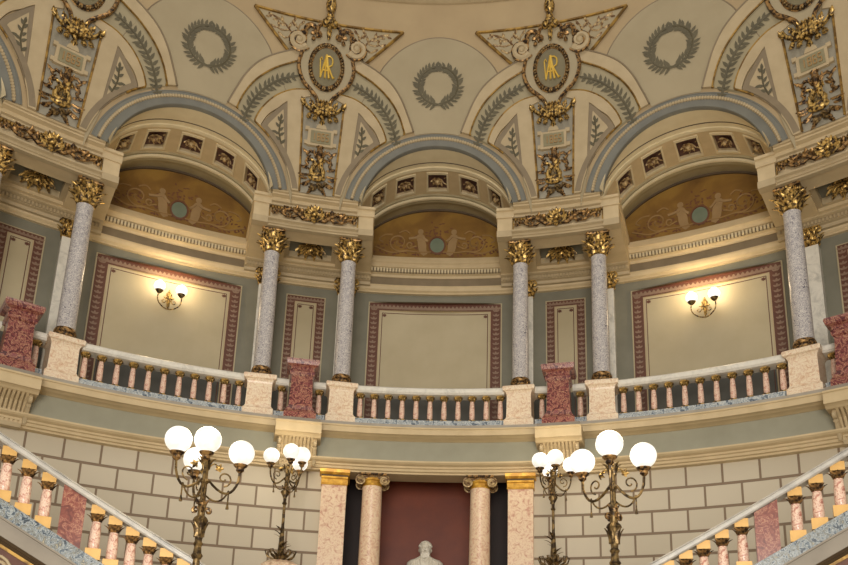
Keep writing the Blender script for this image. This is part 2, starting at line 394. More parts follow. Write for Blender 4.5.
# ================================================================ ARCHES
BAYN = {0: 'central bay', -1: 'bay left of centre', 1: 'bay right of centre', -2: 'bay at the far left edge', 2: 'bay at the far right edge'}
LA = frame(.95, ZS)
def vault_parts(t):
    K0 = 9.6; th = lambda k, n: rad(K0)+(pi-2*rad(K0))*k/n
    n = 72
    # archivolt
    def ell(f): return (OA+(IA-OA)*f, OB+(IB-OB)*f)
    def arow(k, spec):
        row = []
        for f, off in spec:
            a, b_ = ell(f); x, z = a*cos(th(k, n)), ZS+b_*sin(th(k, n)); row.append(onface(LA, x, z, off))
        return row
    b = BM(); grid(b, [arow(k, [(-.04, -.03), (-.04, .02), (0, .035), (.05, .035), (.06, .025), (.30, .025), (.30, .01)]) for k in range(n+1)])
    lab(obj('outer_moulding', b, 'archgrey', t), 'blue grey outer moulding')
    b = BM(); grid(b, [arow(k, [(.30, .01), (.46, .01)]) for k in range(n+1)])
    obj('bead_groove', b, 'line_dark', t)
    b = BM()
    for k in range(1, 88):
        a_, z_ = ell(.38); q = th(k, 88); ball(b, onface(LA, a_*cos(q), ZS+z_*sin(q), .03), .045, 6, 4)
    obj('bead_moulding', b, 'cream', t)
    b = BM(); grid(b, [arow(k, [(.46, 0), (.46, .035), (.5, .045), (.55, .035), (.96, .035), (1.0, .02), (1.0, -.08)]) for k in range(n+1)])
    lab(obj('archivolt_face', b, 'archgrey', t), 'blue grey flat arch face')
    # soffit: rows along depth
    def so(k, r, sink=0., nn=n, off=0):
        f = min(1, max(0, (r-.94)/.19)); A = (.1338+f*.036)-sink; B = .126+.0115*f-sink
        q = th(k, nn); X = A*cos(q); Z = ZS+B*sin(q)
        rr = prof(Z) if r <= .94 else r
        Y = sqrt(rr*rr-X*X) if r <= .94 else (r-.02*(1-sin(q))*(1-f)) - X*X/2/r
        return Vector((X*S, (Y-.95)*S, (Z-ZS)*S))
    def strip(name, rs, mat, k0=0, k1=n, label=None):
        bb = BM(); grid(bb, [[so(k, r, s_) for r, s_ in rs] for k in range(k0, k1+1)])
        o = obj(name, bb, mat, t); 
        if label: lab(o, label)
        return o
    strip('soffit', [(.94, 0), (.955, .0), (.972, 0)], 'cream_light')
    strip('groove_line', [(.972, 0), (.9735, -.002), (.975, 0)], 'line_dark')
    strip('soffit', [(.975, 0), (.985, 0), (.985, .003), (.992, .004), (.994, .002)], 'cream_light')
    strip('lower_fascia', [(1.072, .002), (1.074, .0045), (1.080, .0055), (1.082, .009), (1.09, .010), (1.09, .004), (1.115, .004), (1.128, .004)], 'khaki')
    # coffer band: a plate with five sunk panels
    ks = [36+d for d in (-22, -11, 0, 11, 22)]
    b = BM(); hw = 3.1
    edges = [0]
    for k in ks: edges += [k-hw, k+hw]
    edges.append(n)
    r0, r1, ra, rb = .994, 1.072, 1.006, 1.058
    def pts(k0, k1): return [k0+(k1-k0)*i/6 for i in range(7)]
    for i in range(len(edges)-1):
        k0, k1 = edges[i], edges[i+1]; nseg = 12 if i % 2 == 0 else 6
        kk = [k0+(k1-k0)*j/nseg for j in range(nseg+1)]
        if i % 2 == 0:
            grid(b, [[so(k, r0, .002), so(k, (r0+r1)/2, .002), so(k, r1, .002)] for k in kk])
        else:
            grid(b, [[so(k, r0, .002), so(k, ra, .002)] for k in kk]); grid(b, [[so(k, rb, .002), so(k, r1, .002)] for k in kk])
            for k in (k0, k1): grid(b, [[so(k, ra, .002), so(k, ra, -.003)], [so(k, rb, .002), so(k, rb, -.003)]])
            grid(b, [[so(k, ra, .002), so(k, ra, -.003)] for k in kk]); grid(b, [[so(k, rb, .002), so(k, rb, -.003)] for k in kk])
    obj('coffer_band', b, 'cream_warm', t, smooth=False)
    for j, k in enumerate(ks):
        k0, k1 = k-hw, k+hw; kk = [k0+(k1-k0)*j_/6 for j_ in range(7)]
        b = BM(); grid(b, [[so(q, ra, -.003), so(q, rb, -.003)] for q in kk]); pn = obj('coffer', b, 'coffer', t, smooth=False)
        b = BM(); w = .55
        for (u0, u1, v0, v1) in ((k0-w, k0, ra-.006, rb+.006), (k1, k1+w, ra-.006, rb+.006), (k0, k1, ra-.006, ra), (k0, k1, rb, rb+.006)):
            kk = [u0+(u1-u0)*q/4 for q in range(5)]
            rows = [[so(q, v0, .002), so(q, v0, .004), so(q, v1, .004), so(q, v1, .002)] for q in kk]; vs = grid(b, rows)
            for row in (vs[0], vs[-1]): b.faces.new(row)
        obj('coffer_frame', b, 'cream_light', pn, smooth=False)
        # rosette
        b = BM(); c = so(k, (ra+rb)/2, -.002); nrm = (so(k, (ra+rb)/2, .01)-c).normalized()
        tx = (so(k+1, (ra+rb)/2, -.003)-c).normalized(); ty = nrm.cross(tx)
        for i in range(8):
            a = 2*pi*i/8; d = tx*cos(a)+ty*sin(a); leaf(b, c+nrm*.01, d, nrm, .19, .12, .35)
        ball(b, c+nrm*.06, .08, 8, 6)
        for sg in (-1, 1):
            for s2 in (-1, 1): leaf(b, c+tx*sg*.17+ty*s2*.1, tx*sg+ty*.6*s2, nrm, .13, .06, .1)
        obj('rosette', b, 'gold_pale', pn)
    # dentils below the fascia
    b = BM()
    for k in range(6, 139):
        q = k/2
        if q < 4 or q > 68: continue
        c = so(q, 1.078, .0085)
        box(b, c.x-.022, c.x+.022, c.y-.03, c.y+.03, c.z-.03, c.z+.03)
    obj('dentil_row', b, 'cream_light', t, smooth=False)
vt = placed('arch_vault', 'x', 'vault', 0, .95, ZS, 'coffered arch vaults over the gallery bays'); vault_parts(vt)
VL = {0: 'coffered arch vault over the central bay, the one without a sconce below', -1: 'coffered arch vault over the bay left of centre, soffit lit warm by the sconce below',
      1: 'coffered arch vault over the bay right of centre, soffit lit warm by the sconce below', -2: 'coffered arch vault cut by the left edge, only its beaded rim showing', 2: 'coffered arch vault cut by the right edge of the view'}
vt['label'] = VL[0]
for k in (-1, 1, -2, 2):
    c = dup(vt); c.location = P(k*PB, .95, ZS); c.rotation_euler = (0, 0, -rad(k*PB)); c['label'] = VL[k]

# grey field panels of the bays, with the laurel wreath
OUT = [(10.1, 1.01), (9.5, 1.035), (8.65, 1.065), (7.4, 1.092), (5.5, 1.114), (3.0, 1.133)]
def bayx(pl): return [(x-PB/2, z) for x, z in pl]     # rib-relative right side -> bay-relative left side
LF = frame(.9, 1.09)
def field_panel(t):
    # bounded by arch rim below, rib bands at the sides and a round arch above
    b = BM(); cols = []
    for x in steps(-10.3, 10.3, .5):
        z0 = ZS+.150*sqrt(max(0, 1-(x/10.0)**2))
        # upper limit
        top = 1.0+.183*sqrt(max(0, 1-(x/8.6)**2)) if abs(x) < 8.6 else 1.0
        xr = PB/2-abs(x); rb_ = None
        pl = OUT
        if xr < 10.1:
            for i in range(len(pl)-1):
                if pl[i+1][0] <= xr <= pl[i][0]: rb_ = pl[i][1]+(pl[i+1][1]-pl[i][1])*(pl[i][0]-xr)/(pl[i][0]-pl[i+1][0])
        z0 = max(z0, (rb_ or 0))
        if top > z0+.002: cols.append([onface(LF, x, z0+(top-z0)*k/10, .014) for k in range(11)])
    rim = [c_[-1] for c_ in cols]
    grid(b, cols); grid(b, [[c_[-1], c_[-1]+Vector((0, .04, .004))] for c_ in cols])
    obj('field', b, 'field', t)
    b = BM(); tube(b, [q+Vector((0, .01, 0)) for q in rim], .018, 5); obj('field_edge', b, 'taupe', t)
def wreath(t):
    b = BM(); N = 17; cx, cz, ra, rb = 0, 1.093, 2.23, .034
    random.seed(11)
    for s in (-1, 1):
        for i in range(N):
            u = i/(N-1); a = -pi/2+s*(.12+u*(pi-.28))
            x, z = cx+ra*cos(a), cz+rb*sin(a); tang = a+s*pi/2
            for side in (-1, 1):
                chart_leaf(b, LF, x, z, tang+side*(.75+.35*random.random()), .0155*(1.0-.2*u), .0052, .026+.004*(i % 3))
            chart_leaf(b, LF, x, z, tang, .011, .0045, .03)
    obj('laurel_leaves', b, 'leafpaint', t)
    b = BM()
    for s in (-1, 1): line(b, LF, [(ra*cos(-pi/2+s*u*.95*pi), cz+rb*sin(-pi/2+s*u*.95*pi)) for u in [i/12 for i in range(13)]], .022, .02, 30)
    chart_leaf(b, LF, 0, cz-rb-.003, pi*.15, .012, .006, .036); chart_leaf(b, LF, 0, cz-rb-.003, pi*.85, .012, .006, .036)
    obj('stem', b, 'leafpaint', t)
fp = placed('dome_field_panel', 'x', 'panel', 0, .9, 1.09, 'grey curved field panels of the dome'); field_panel(fp)
wr = placed('laurel_wreath', 'x', 'wreath', 0, .9, 1.09, 'green laurel wreaths on the dome'); wreath(wr)
FL_ = {0: 'pale grey dome field above the central arch', -1: 'pale grey dome field above the arch left of centre', 1: 'pale grey dome field above the arch right of centre'}
WL = {0: 'green laurel wreath ring above the central arch, lowest of the three', -1: 'green laurel wreath ring above the arch left of centre', 1: 'green laurel wreath ring above the arch right of centre'}
fp['label'] = FL_[0]; wr['label'] = WL[0]
for k in (-1, 1):
    for src, lb in ((fp, FL_), (wr, WL)):
        z0 = 1.09; c = dup(src); c.location = P(k*PB, .9, z0); c.rotation_euler = (0, 0, -rad(k*PB)); c['label'] = lb[k]

# ================================================================ RIBS between the bays
OUT2 = [(9.1, 1.01), (8.5, 1.035), (7.4, 1.062), (5.6, 1.088), (3.25, 1.109)]
INN = [(7.35, .979), (6.65, 1.010), (5.3, 1.038), (3.5, 1.056), (1.65, 1.0615)]
OUTb = [(10.75, .975)]+OUT; OUT2b = [(9.75, .975)]+OUT2; INNb = [(7.95, .93)]+INN
LR = frame(.93, .88)
band_, line_ = band, line
def ribface(L, x, z, off):
    xb = PB/2-abs(x); e = sqrt((xb/(OA*1.05))**2+((z-ZS)/(OB*1.05))**2)
    if e < 1: xb, z = xb/e, ZS+(z-ZS)/e; x = (PB/2-xb)*(1 if x > 0 else -1)
    return onface(L, x, max(z, .882), off)
def rib_parts(t):
    global onface_
    def band(*a, **k): k['on'] = ribface; band_(*a, **k)
    def line(*a, **k): k['on'] = ribface; line_(*a, **k)
    for s in (1, -1):
        f = (lambda pl: pl) if s == 1 else mir
        b = BM(); band(b, LR, f(OUTb), f(OUT2b), .06); obj('outer_band', b, 'cream', t)
        b = BM(); band(b, LR, f(OUT2b), f(INNb), .02); lab(obj('garland_band', b, 'bandlight', t), 'greyish sunk band')
        b = BM(); line(b, LR, f(OUT2b), .045, .024); line(b, LR, f(INNb), .045, .024); obj('gilt_edge', b, 'line_gold', t)
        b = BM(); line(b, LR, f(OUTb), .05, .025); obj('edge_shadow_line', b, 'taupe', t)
        # inner cream band: between INN and the triangle/vertical band
        b = BM(); band(b, LR, f(INNb), f([(7.6, .91), (6.9, .965), (6.0, 1.0), (4.9, 1.018), (3.9, 1.034), (2.3, 1.045), (1.5, 1.05)]), .06); obj('inner_band', b, 'cream', t)
        b = BM(); band(b, LR, f([(2.35, 1.045), (2.1, .96), (1.85, .878)]), f([(3.95, 1.035), (3.55, .96), (3.2, .878)]), .06); obj('upright_band', b, 'cream', t)
        # triangular panel
        A = [(3.9, 1.032), (4.9, 1.019), (6.45, .977)]; Bq = [(3.85, 1.028), (3.6, .97), (3.25, .905)]
        b = BM(); band(b, LR, f([(3.9, 1.034), (5.2, 1.012), (6.5, .978), (5.0, .945), (3.3, .905)]), f([(3.85, 1.03), (3.7, .99), (3.6, .967), (3.45, .94), (3.25, .903)]), .04)
        tp = lab(obj('triangular_panel', b, 'taupe', t), 'brown framed triangular panel')
        b = BM(); band(b, LR, f([(4.3, 1.0175), (5.1, 1.0), (5.8, .981), (4.9, .963), (3.75, .940)]), f([(4.25, 1.015), (4.1, .99), (3.95, .975), (3.85, .96), (3.72, .939)]), .052)
        lab(obj('panel_field', b, 'cream', tp), 'pale triangle')
        b = BM(); random.seed(3)
        line(b, LR, f([(4.15, .957), (4.5, .975), (4.5, .990), (4.42, 1.004)]), .06, .018, 10)
        for (x, z, a) in ((4.2, .957, 2.2), (4.3, .962, .7), (4.45, .970, 2.4), (4.5, .972, .5), (4.55, .978, 2.3), (4.5, .984, .8), (4.5, .990, 2.1), (4.45, .994, 1.0), (4.45, .998, 1.6), (4.65, .975, .1)):
            chart_leaf(b, LR, x*s, z, a if s == 1 else pi-a, .011, .005, .066)
        lab(obj('leaf_sprig', b, 'leafpaint', tp), 'olive leaf sprig')
        # moulding following the arch rim
        rimA = [(PB/2-OA*1.06*cos(q), ZS+OB*1.06*sin(q)) for q in [rad(v) for v in (10, 16, 22, 28, 34, 40, 46, 50)]]
        rimB = [(PB/2-OA*1.12*cos(q), ZS+OB*1.11*sin(q)) for q in [rad(v) for v in (10, 16, 22, 28, 34, 40, 46, 50)]]
        b = BM(); band(b, LR, f(rimA), f(rimB), .064, 24, 2); obj('arch_rim_band', b, 'taupe', t)
        # garland
        b = BM(); mid = [((a[0]+c_[0])/2, (a[1]+c_[1])/2) for a, c_ in zip(resamp(OUT2b, 40), resamp(INNb, 40))][7:37]
        random.seed(5)
        line(b, LR, f(mid), .03, .018, 24)
        for i in range(len(mid)-1):
            x, z = mid[i]; dx, dz = (mid[i+1][0]-x)*.0157, mid[i+1][1]-z; a = math.atan2(dz, dx)
            if i % 2: continue
            for sd in (-1, 1):
                aa = a+sd*(.75+.35*random.random()); w = .0145*(.75+.35*sin(pi*i/28))
                chart_leaf(b, LR, x*s, z, aa if s == 1 else pi-aa, w, .0054, .034)
            chart_leaf(b, LR, x*s, z, a if s == 1 else pi-a, .014, .0048, .04)
        lab(obj('leaf_garland', b, 'leafpaint', t), 'olive green leaf garland')
        b = BM(); line(b, LR, f([(2.3, 1.038), (2.05, .96), (1.82, .88)]), .06, .027); obj('gilt_edge', b, 'line_gold', t)
    b = BM(); band(b, LR, [(-2.3, 1.05), (-2.05, .96), (-1.8, .878)], [(2.3, 1.05), (2.05, .96), (1.8, .878)], .025, 16, 5); lab(obj('centre_strip', b, 'bandgrey', t), 'blue grey centre strip')
rib = placed('dome_rib', 'x', 'rib', 0, .93, .88, 'painted ribs between the arches'); rib_parts(rib)
RIBN = {-.5: 'rib between the central and left arches', .5: 'rib between the central and right arches', -1.5: 'rib at the upper left corner', 1.5: 'rib at the upper right corner'}
for k in (-.5, .5, -1.5, 1.5):
    c = rib if k == -.5 else dup(rib)
    c.location = P(k*PB, .93, .88); c.rotation_euler = (0, 0, -rad(k*PB)); c['label'] = 'cream dome '+RIBN[k]+', with leaf garlands and triangles'

# cartouche
LC = frame(.9, 1.107)
def pt(x, z, off): return onface(LC, x, z-off*.022, off*.6)
def chart_tube(b, pl, off, r, n=20, k=6):
    q = resamp(pl, n); rr = [r*(1 if not isinstance(r, (list, tuple)) else 1) for _ in q] if not isinstance(r, tuple) else [r[0]+(r[1]-r[0])*i/n for i in range(n+1)]
    tube(b, [pt(u[0], u[1], off) for u in q], rr, k)
def cspiral(cx, cz, r0, r1, a0, turns, flip, n=20):
    K = 1/.0157; return [(cx+(r0+(r1-r0)*i/n)*cos(a0+flip*turns*2*pi*i/n)*K, cz+(r0+(r1-r0)*i/n)*sin(a0+flip*turns*2*pi*i/n)) for i in range(n+1)]
def cartouche_parts(t):
    # triangular gilt plaque behind
    top = 1.1905
    for s in (1, -1):
        b = BM(); band(b, LC, [(8.55*s, 1.1905), (4.4*s, 1.126)], [(8.4*s, 1.1905), (.4*s, 1.1905)], .03, 12, 4)
        # simple filled triangle: apex region
        obj('plaque', b, 'field', t)
        b = BM()
        chart_tube(b, [(8.6*s, top), (.3*s, top)], .06, .035, 14); chart_tube(b, [(8.6*s, top), (4.35*s, 1.1245)], .06, .035, 10)
        obj('plaque_frame', b, 'line_gold', t)
        b = BM(); random.seed(9)
        for pl in ([(3.9, 1.150), (4.6, 1.166), (5.6, 1.178), (7.0, 1.184)], [(4.6, 1.163), (5.3, 1.160), (5.9, 1.163)], [(3.6, 1.162), (3.4, 1.175), (3.0, 1.183)], [(4.3, 1.153), (4.9, 1.147), (5.2, 1.149)]):
            chart_tube(b, [(x*s, z) for x, z in pl], .05, .022, 10, 5)
        for (x, z, a) in ((4.6, 1.166, 1.9), (4.9, 1.170, .1), (5.3, 1.174, 1.3), (5.8, 1.179, -.4), (5.9, 1.162, .2), (5.7, 1.164, 1.4), (6.3, 1.181, .3), (6.6, 1.182, -.5), (5.1, 1.149, .5), (3.3, 1.177, 2.2), (3.6, 1.170, .9), (4.1, 1.180, 1.9), (4.0, 1.172, 1.2)):
            p0 = pt(x*s, z, .05); K = 1/.0157
            p1 = pt(x*s+cos(a)*s*.01*K, z+sin(a)*.01, .05); leaf(b, p0, p1-p0, Vector((0, -1, 0)), .15, .085, .15)
        lab(obj('gilt_foliage', b, 'gold_pale', t), 'gilt leaves on the plaque')
    # body
    prof_b = [(.0, 1.02), (.55, 1.03), (.85, 1.05), (1.65, 1.064), (2.42, 1.075), (2.95, 1.092), (3.12, 1.108), (2.95, 1.122), (2.83, 1.133), (2.9, 1.145), (2.7, 1.158), (1.9, 1.158), (1.4, 1.172), (.6, 1.178), (0, 1.18)]
    for s in (1,):
        b = BM(); R_ = resamp(prof_b, 40); band(b, LC, [(x, z) for x, z in R_], [(-x, z) for x, z in R_], .10, 40, 6, base=0)
        obj('cartouche_body', b, 'field', t)
    b = BM()
    for s in (1, -1): chart_tube(b, [(x*s, z) for x, z in prof_b[1:10]], .17, .045, 30)
    obj('gilt_rim', b, 'gold_dark', t)
    for s in (1, -1):
        b = BM()
        sp = cspiral(3.3, 1.148, .0165, .003, rad(-150), 1.6, 1, 26)
        sp = [(2.84, 1.134)]+sp
        chart_tube(b, [(x*s, z) for x, z in sp], .17, (.085, .04), 30, 7)
        p = pt(3.3*s, 1.148, .18); ball(b, p, .085, 8, 6)
        vo = lab(obj('volute', b, 'cream', t), 'curled cream volute')
        b = BM(); chart_tube(b, [(x*s, z) for x, z in [(2.80, 1.130)]+cspiral(3.3, 1.148, .0215, .006, rad(-150), 1.5, 1, 26)], .20, .024, 30, 5); obj('gilt_edge', b, 'gold_dark', vo)
        b = BM()   # crest horns
        sp = cspiral(1.95, 1.170, .012, .004, rad(-20), .85, 1, 18)
        chart_tube(b, [(x*s, z) for x, z in [(3.0, 1.166), (2.75, 1.158)]+sp], .2, (.06, .05), 24, 6)
        chart_tube(b, [(x*s, z) for x, z in ((1.2, 1.158), (1.35, 1.17), (1.1, 1.183), (.5, 1.186))], .2, (.05, .04), 14, 6)
        for (x, z, a, l) in ((1.7, 1.160, -1.5, .16), (1.0, 1.17, -1.57, .18)):
            p0 = pt(x*s, z, .2); p1 = pt(x*s+cos(a)*s*.6, z+sin(a)*.01, .2); leaf(b, p0, p1-p0, Vector((0, -1, 0)), l, .11, .3)
        obj('crest_scroll', b, 'gold_dark', t)
    # oval
    b = BM(); N = 40; c = pt(0, 1.107, .21); vs = [pt(1.82*.86*cos(2*pi*i/N), 1.107+.0395*.86*sin(2*pi*i/N), .20) for i in range(N)]
    cv = b.verts.new(c); vv = [b.verts.new(v) for v in vs]
    for i in range(N): b.faces.new((vv[i], vv[(i+1) % N], cv))
    ov = lab(obj('oval_field', b, 'ovalpaint', t), 'olive oval ground')
    b = BM(); N = 44
    for i in range(N): ball(b, pt(1.82*cos(2*pi*i/N), 1.107+.0395*sin(2*pi*i/N), .22), .033, 6, 5)
    obj('beading', b, 'bronze', ov)
    b = BM(); N = 36
    tube(b, [pt(1.68*cos(2*pi*i/N), 1.107+.0365*sin(2*pi*i/N), .21) for i in range(N+1)], .018, 5); tube(b, [pt(1.97*cos(2*pi*i/N), 1.107+.043*sin(2*pi*i/N), .20) for i in range(N+1)], .018, 5)
    obj('oval_rim', b, 'gold_dark', ov)
    # monogram A R (interlaced)
    b = BM()
    def st(pl, r=.02): tube(b, [pt(x, 1.107+z, .235) for x, z in pl], r, 5)
    st([(-.62, -.020), (-.05, .022)], .022); st([(-.05, .022), (.35, -.020)], .028); st([(-.42, -.006), (.22, -.006)], .016)
    st([(-.1, -.020), (-.1, .020)], .024); st([(-.1, .020), (.35, .020), (.62, .016), (.68, .010), (.6, .004), (.3, .001), (-.1, .001)], .018); st([(.2, .001), (.8, -.019), (.95, -.017)], .024)
    st([(-.75, .012), (-.62, -.018)], .016); st([(-.8, .012), (-.6, .017), (-.5, .012)], .014)
    lab(obj('monogram', b, 'monogram', ov), 'gilt interlaced A and R letters')
    # finial
    b = BM(); zc = lambda z: pt(0, 1.18+(z-1.186)*.9, .25)
    for i, (z, r) in enumerate([(1.196, .12), (1.205, .05), (1.212, .085), (1.218, .05), (1.224, .10), (1.234, .11), (1.244, .06), (1.254, .012)]): pass
    tube(b, [zc(z) for z in (1.186, 1.190, 1.197, 1.203, 1.206, 1.211, 1.214, 1.218, 1.224, 1.232, 1.240, 1.250, 1.257)], [.05, .12, .15, .12, .06, .085, .06, .07, .115, .125, .10, .045, .008], 10)
    for s in (1, -1): ball(b, pt(.5*s, 1.187, .24), .10, 8, 6)
    tube(b, [pt(0, z, .24) for z in (1.185, 1.172, 1.162, 1.157)], [.05, .06, .045, .015], 6)
    lab(obj('finial', b, 'gold', t), 'gilt bud finial')
    # gilt leaf cluster at the foot
    b = BM()
    for s in (1, -1):
        chart_tube(b, [(x*s, z-.004) for x, z in [(.3, 1.025)]+cspiral(.95, 1.032, .0075, .003, rad(200), 1.0, -1, 14)], .22, (.07, .04), 20, 6)
        chart_tube(b, [(x*s, z) for x, z in ((1.3, 1.028), (1.9, 1.035), (2.2, 1.045))], .12, (.05, .03), 10, 6)
        for (x, z, a, l) in ((.5, 1.040, 1.2, .16), (1.1, 1.040, .9, .16), (1.4, 1.027, -1.3, .2), (.8, 1.025, -1.5, .2), (2.1, 1.040, 1.0, .16)):
            z -= .005; p0 = pt(x*s, z, .2); p1 = pt(x*s+cos(a)*s*.6, z+sin(a)*.01, .2); leaf(b, p0, p1-p0, Vector((0, -1, 0)), l, .13, .35)
    for x in (-.32, 0, .32): leaf(b, pt(x, 1.047, .22), pt(x*1.1, 1.025, .22)-pt(x, 1.047, .22), Vector((0, -1, 0)), .42, .13, .2)
    tube(b, [pt(0, z, .14) for z in (1.024, 1.017, 1.013, 1.008, 1.002)], [.04, .08, .04, .07, .015], 7)
    lab(obj('leaf_cluster', b, 'gold', t), 'bright gilt leaf cluster')
ct = placed('cartouche', 'x', 'ornament', 0, .9, 1.107, 'scrolled cartouches on the dome ribs'); cartouche_parts(ct)
# year tablet and lyre trophy
LT = frame(.93, .98)
def tablet_parts(t):
    on = lambda L, x, z, off: onface(LT, x, z, off)
    b = BM(); band(b, LT, [(-1.45, .963), (-1.4, .992)], [(1.35, .963), (1.4, .992)], .10, 4, 4, base=0)
    band(b, LT, [(-.6, .993), (-.45, .999), (-.2, 1.0015)], [(.6, .993), (.45, .999), (.2, 1.0015)], .10, 6, 4, base=0)
    for s in (1, -1):
        for z in (.968, .992): band(b, LT, [(1.3*s, z-.003), (1.3*s, z+.003)], [(1.75*s, z-.003), (1.75*s, z+.003)], .09, 2, 1, base=0)
    obj('tablet_frame', b, 'cream', t)
    b = BM(); band(b, LT, [(-1.1, .967), (-1.1, .988)], [(1.1, .967), (1.1, .988)], .112, 4, 4); obj('tablet_field', b, 'tablet', t)
    b = BM(); cur = bpy.data.curves.new('t', 'FONT')
    bpy.data.curves.remove(cur)
    def seg(x0, z0, x1, z1): tube(b, [onface(LT, x0, z0, .12), onface(LT, x1, z1, .12)], .014, 4)
    W, H, zc = .14, .006, .9775
    D7 = {'1': 'bc', '8': 'abcdefg', '6': 'acdefg', '5': 'acdfg'}
    for i, ch in enumerate('1865'):
        cx = -.69+.46*i
        sg = {'a': (-W, H, W, H), 'b': (W, H, W, 0), 'c': (W, 0, W, -H), 'd': (-W, -H, W, -H), 'e': (-W, 0, -W, -H), 'f': (-W, H, -W, 0), 'g': (-W, 0, W, 0)}
        for k in D7[ch]:
            q = sg[k]; dx = -W if ch == '1' else 0
            seg(cx+q[0]+dx, zc+q[1], cx+q[2]+dx, zc+q[3])
    lab(obj('year_numerals', b, 'scrollpaint', t), 'faint worn numerals')
def trophy_parts(t):
    LQ = frame(.94, .92)
    q = lambda x, z, off=.06: onface(LQ, x, z, off)
    b = BM()   # lyre
    for s in (1, -1):
        tube(b, [q(x*s-.1, z, .13) for x, z in ((.1, .905), (.55, .909), (.62, .918), (.35, .926), (.4, .934), (.75, .936))], [.05, .06, .06, .05, .045, .03], 6)
    tube(b, [q(-.75, .922, .15), q(.55, .940, .15)], .045, 6)
    for k in range(4): tube(b, [q(-.35+k*.16, .910, .12), q(-.3+k*.16, .934, .12)], .012, 4)
    ball(b, q(-.1, .908, .12), .16, 8, 6, s=(1.3, .5, .7))
    obj('lyre', b, 'gold', t)
    b = BM()   # torch above
    tube(b, [q(0, z, .09) for z in (.934, .942, .952, .958, .962)], [.07, .05, .075, .06, .09], 7); 
    obj('torch', b, 'gold_dark', t)
    b = BM()
    for s in (1, -1):
        tube(b, [q(x*s, z, .05) for x, z in ((0, .948), (.5, .953), (1.0, .955), (1.35, .949), (1.1, .944), (.9, .948))], [.035]*5+[.015], 5)
        tube(b, [q(x*s, z, .05) for x, z in ((1.2, .944), (1.4, .936), (1.1, .930))], [.03, .03, .012], 5)
        for (x, z, a, l) in ((.7, .944, -.6, .2), (1.1, .935, -1.0, .2), (.9, .925, .1, .25), (.9, .915, -.2, .28), (.7, .905, -.6, .3), (.4, .898, -1.1, .25), (1.1, .908, -.1, .2), (.3, .944, 1.2, .2), (1.2, .952, .4, .16), (.5, .890, -.9, .2), (.9, .898, -.3, .2)):
            p0 = q(x*s, z, .04); p1 = q(x*s+cos(a)*s*.6, z+sin(a)*.01, .04); leaf(b, p0, p1-p0, Vector((0, -1, 0)), l, .085, .25)
    lab(obj('ribbon_and_leaves', b, 'gold_dark', t), 'dark leaves and ribbon')
    b = BM()
    tube(b, [q(x, z, .07) for x, z in ((-.8, .898), (-.2, .893), (.1, .899), (.6, .896), (1.0, .902))], [.02, .06, .04, .06, .02], 6)
    for a in (-.9, -.3, .4): leaf(b, q(0, .897, .08), Vector((a, 0, -.6)), Vector((0, -1, 0)), .25, .1, .2)
    obj('drapery', b, 'bronze', t)
tb = placed('year_tablet', 'x', 'tablet', 0, .93, .98, 'year tablets on the dome ribs'); tablet_parts(tb)
tr = placed('lyre_trophy', 'x', 'ornament', 0, .94, .92, 'gilt lyre trophies on the dome ribs'); trophy_parts(tr)
for k in (-.5, .5, -1.5, 1.5):
    for src, r0, z0, lb in ((ct, .9, 1.107, 'gilded cartouche with monogram oval on the '), (tb, .93, .98, 'small cream year tablet on the '), (tr, .94, .92, 'gilded lyre trophy with leaves low on the ')):
        c = src if k == -.5 else dup(src)
        c.location = P(k*PB, r0, z0); c.rotation_euler = (0, 0, -rad(k*PB)); c['label'] = lb+RIBN[k]

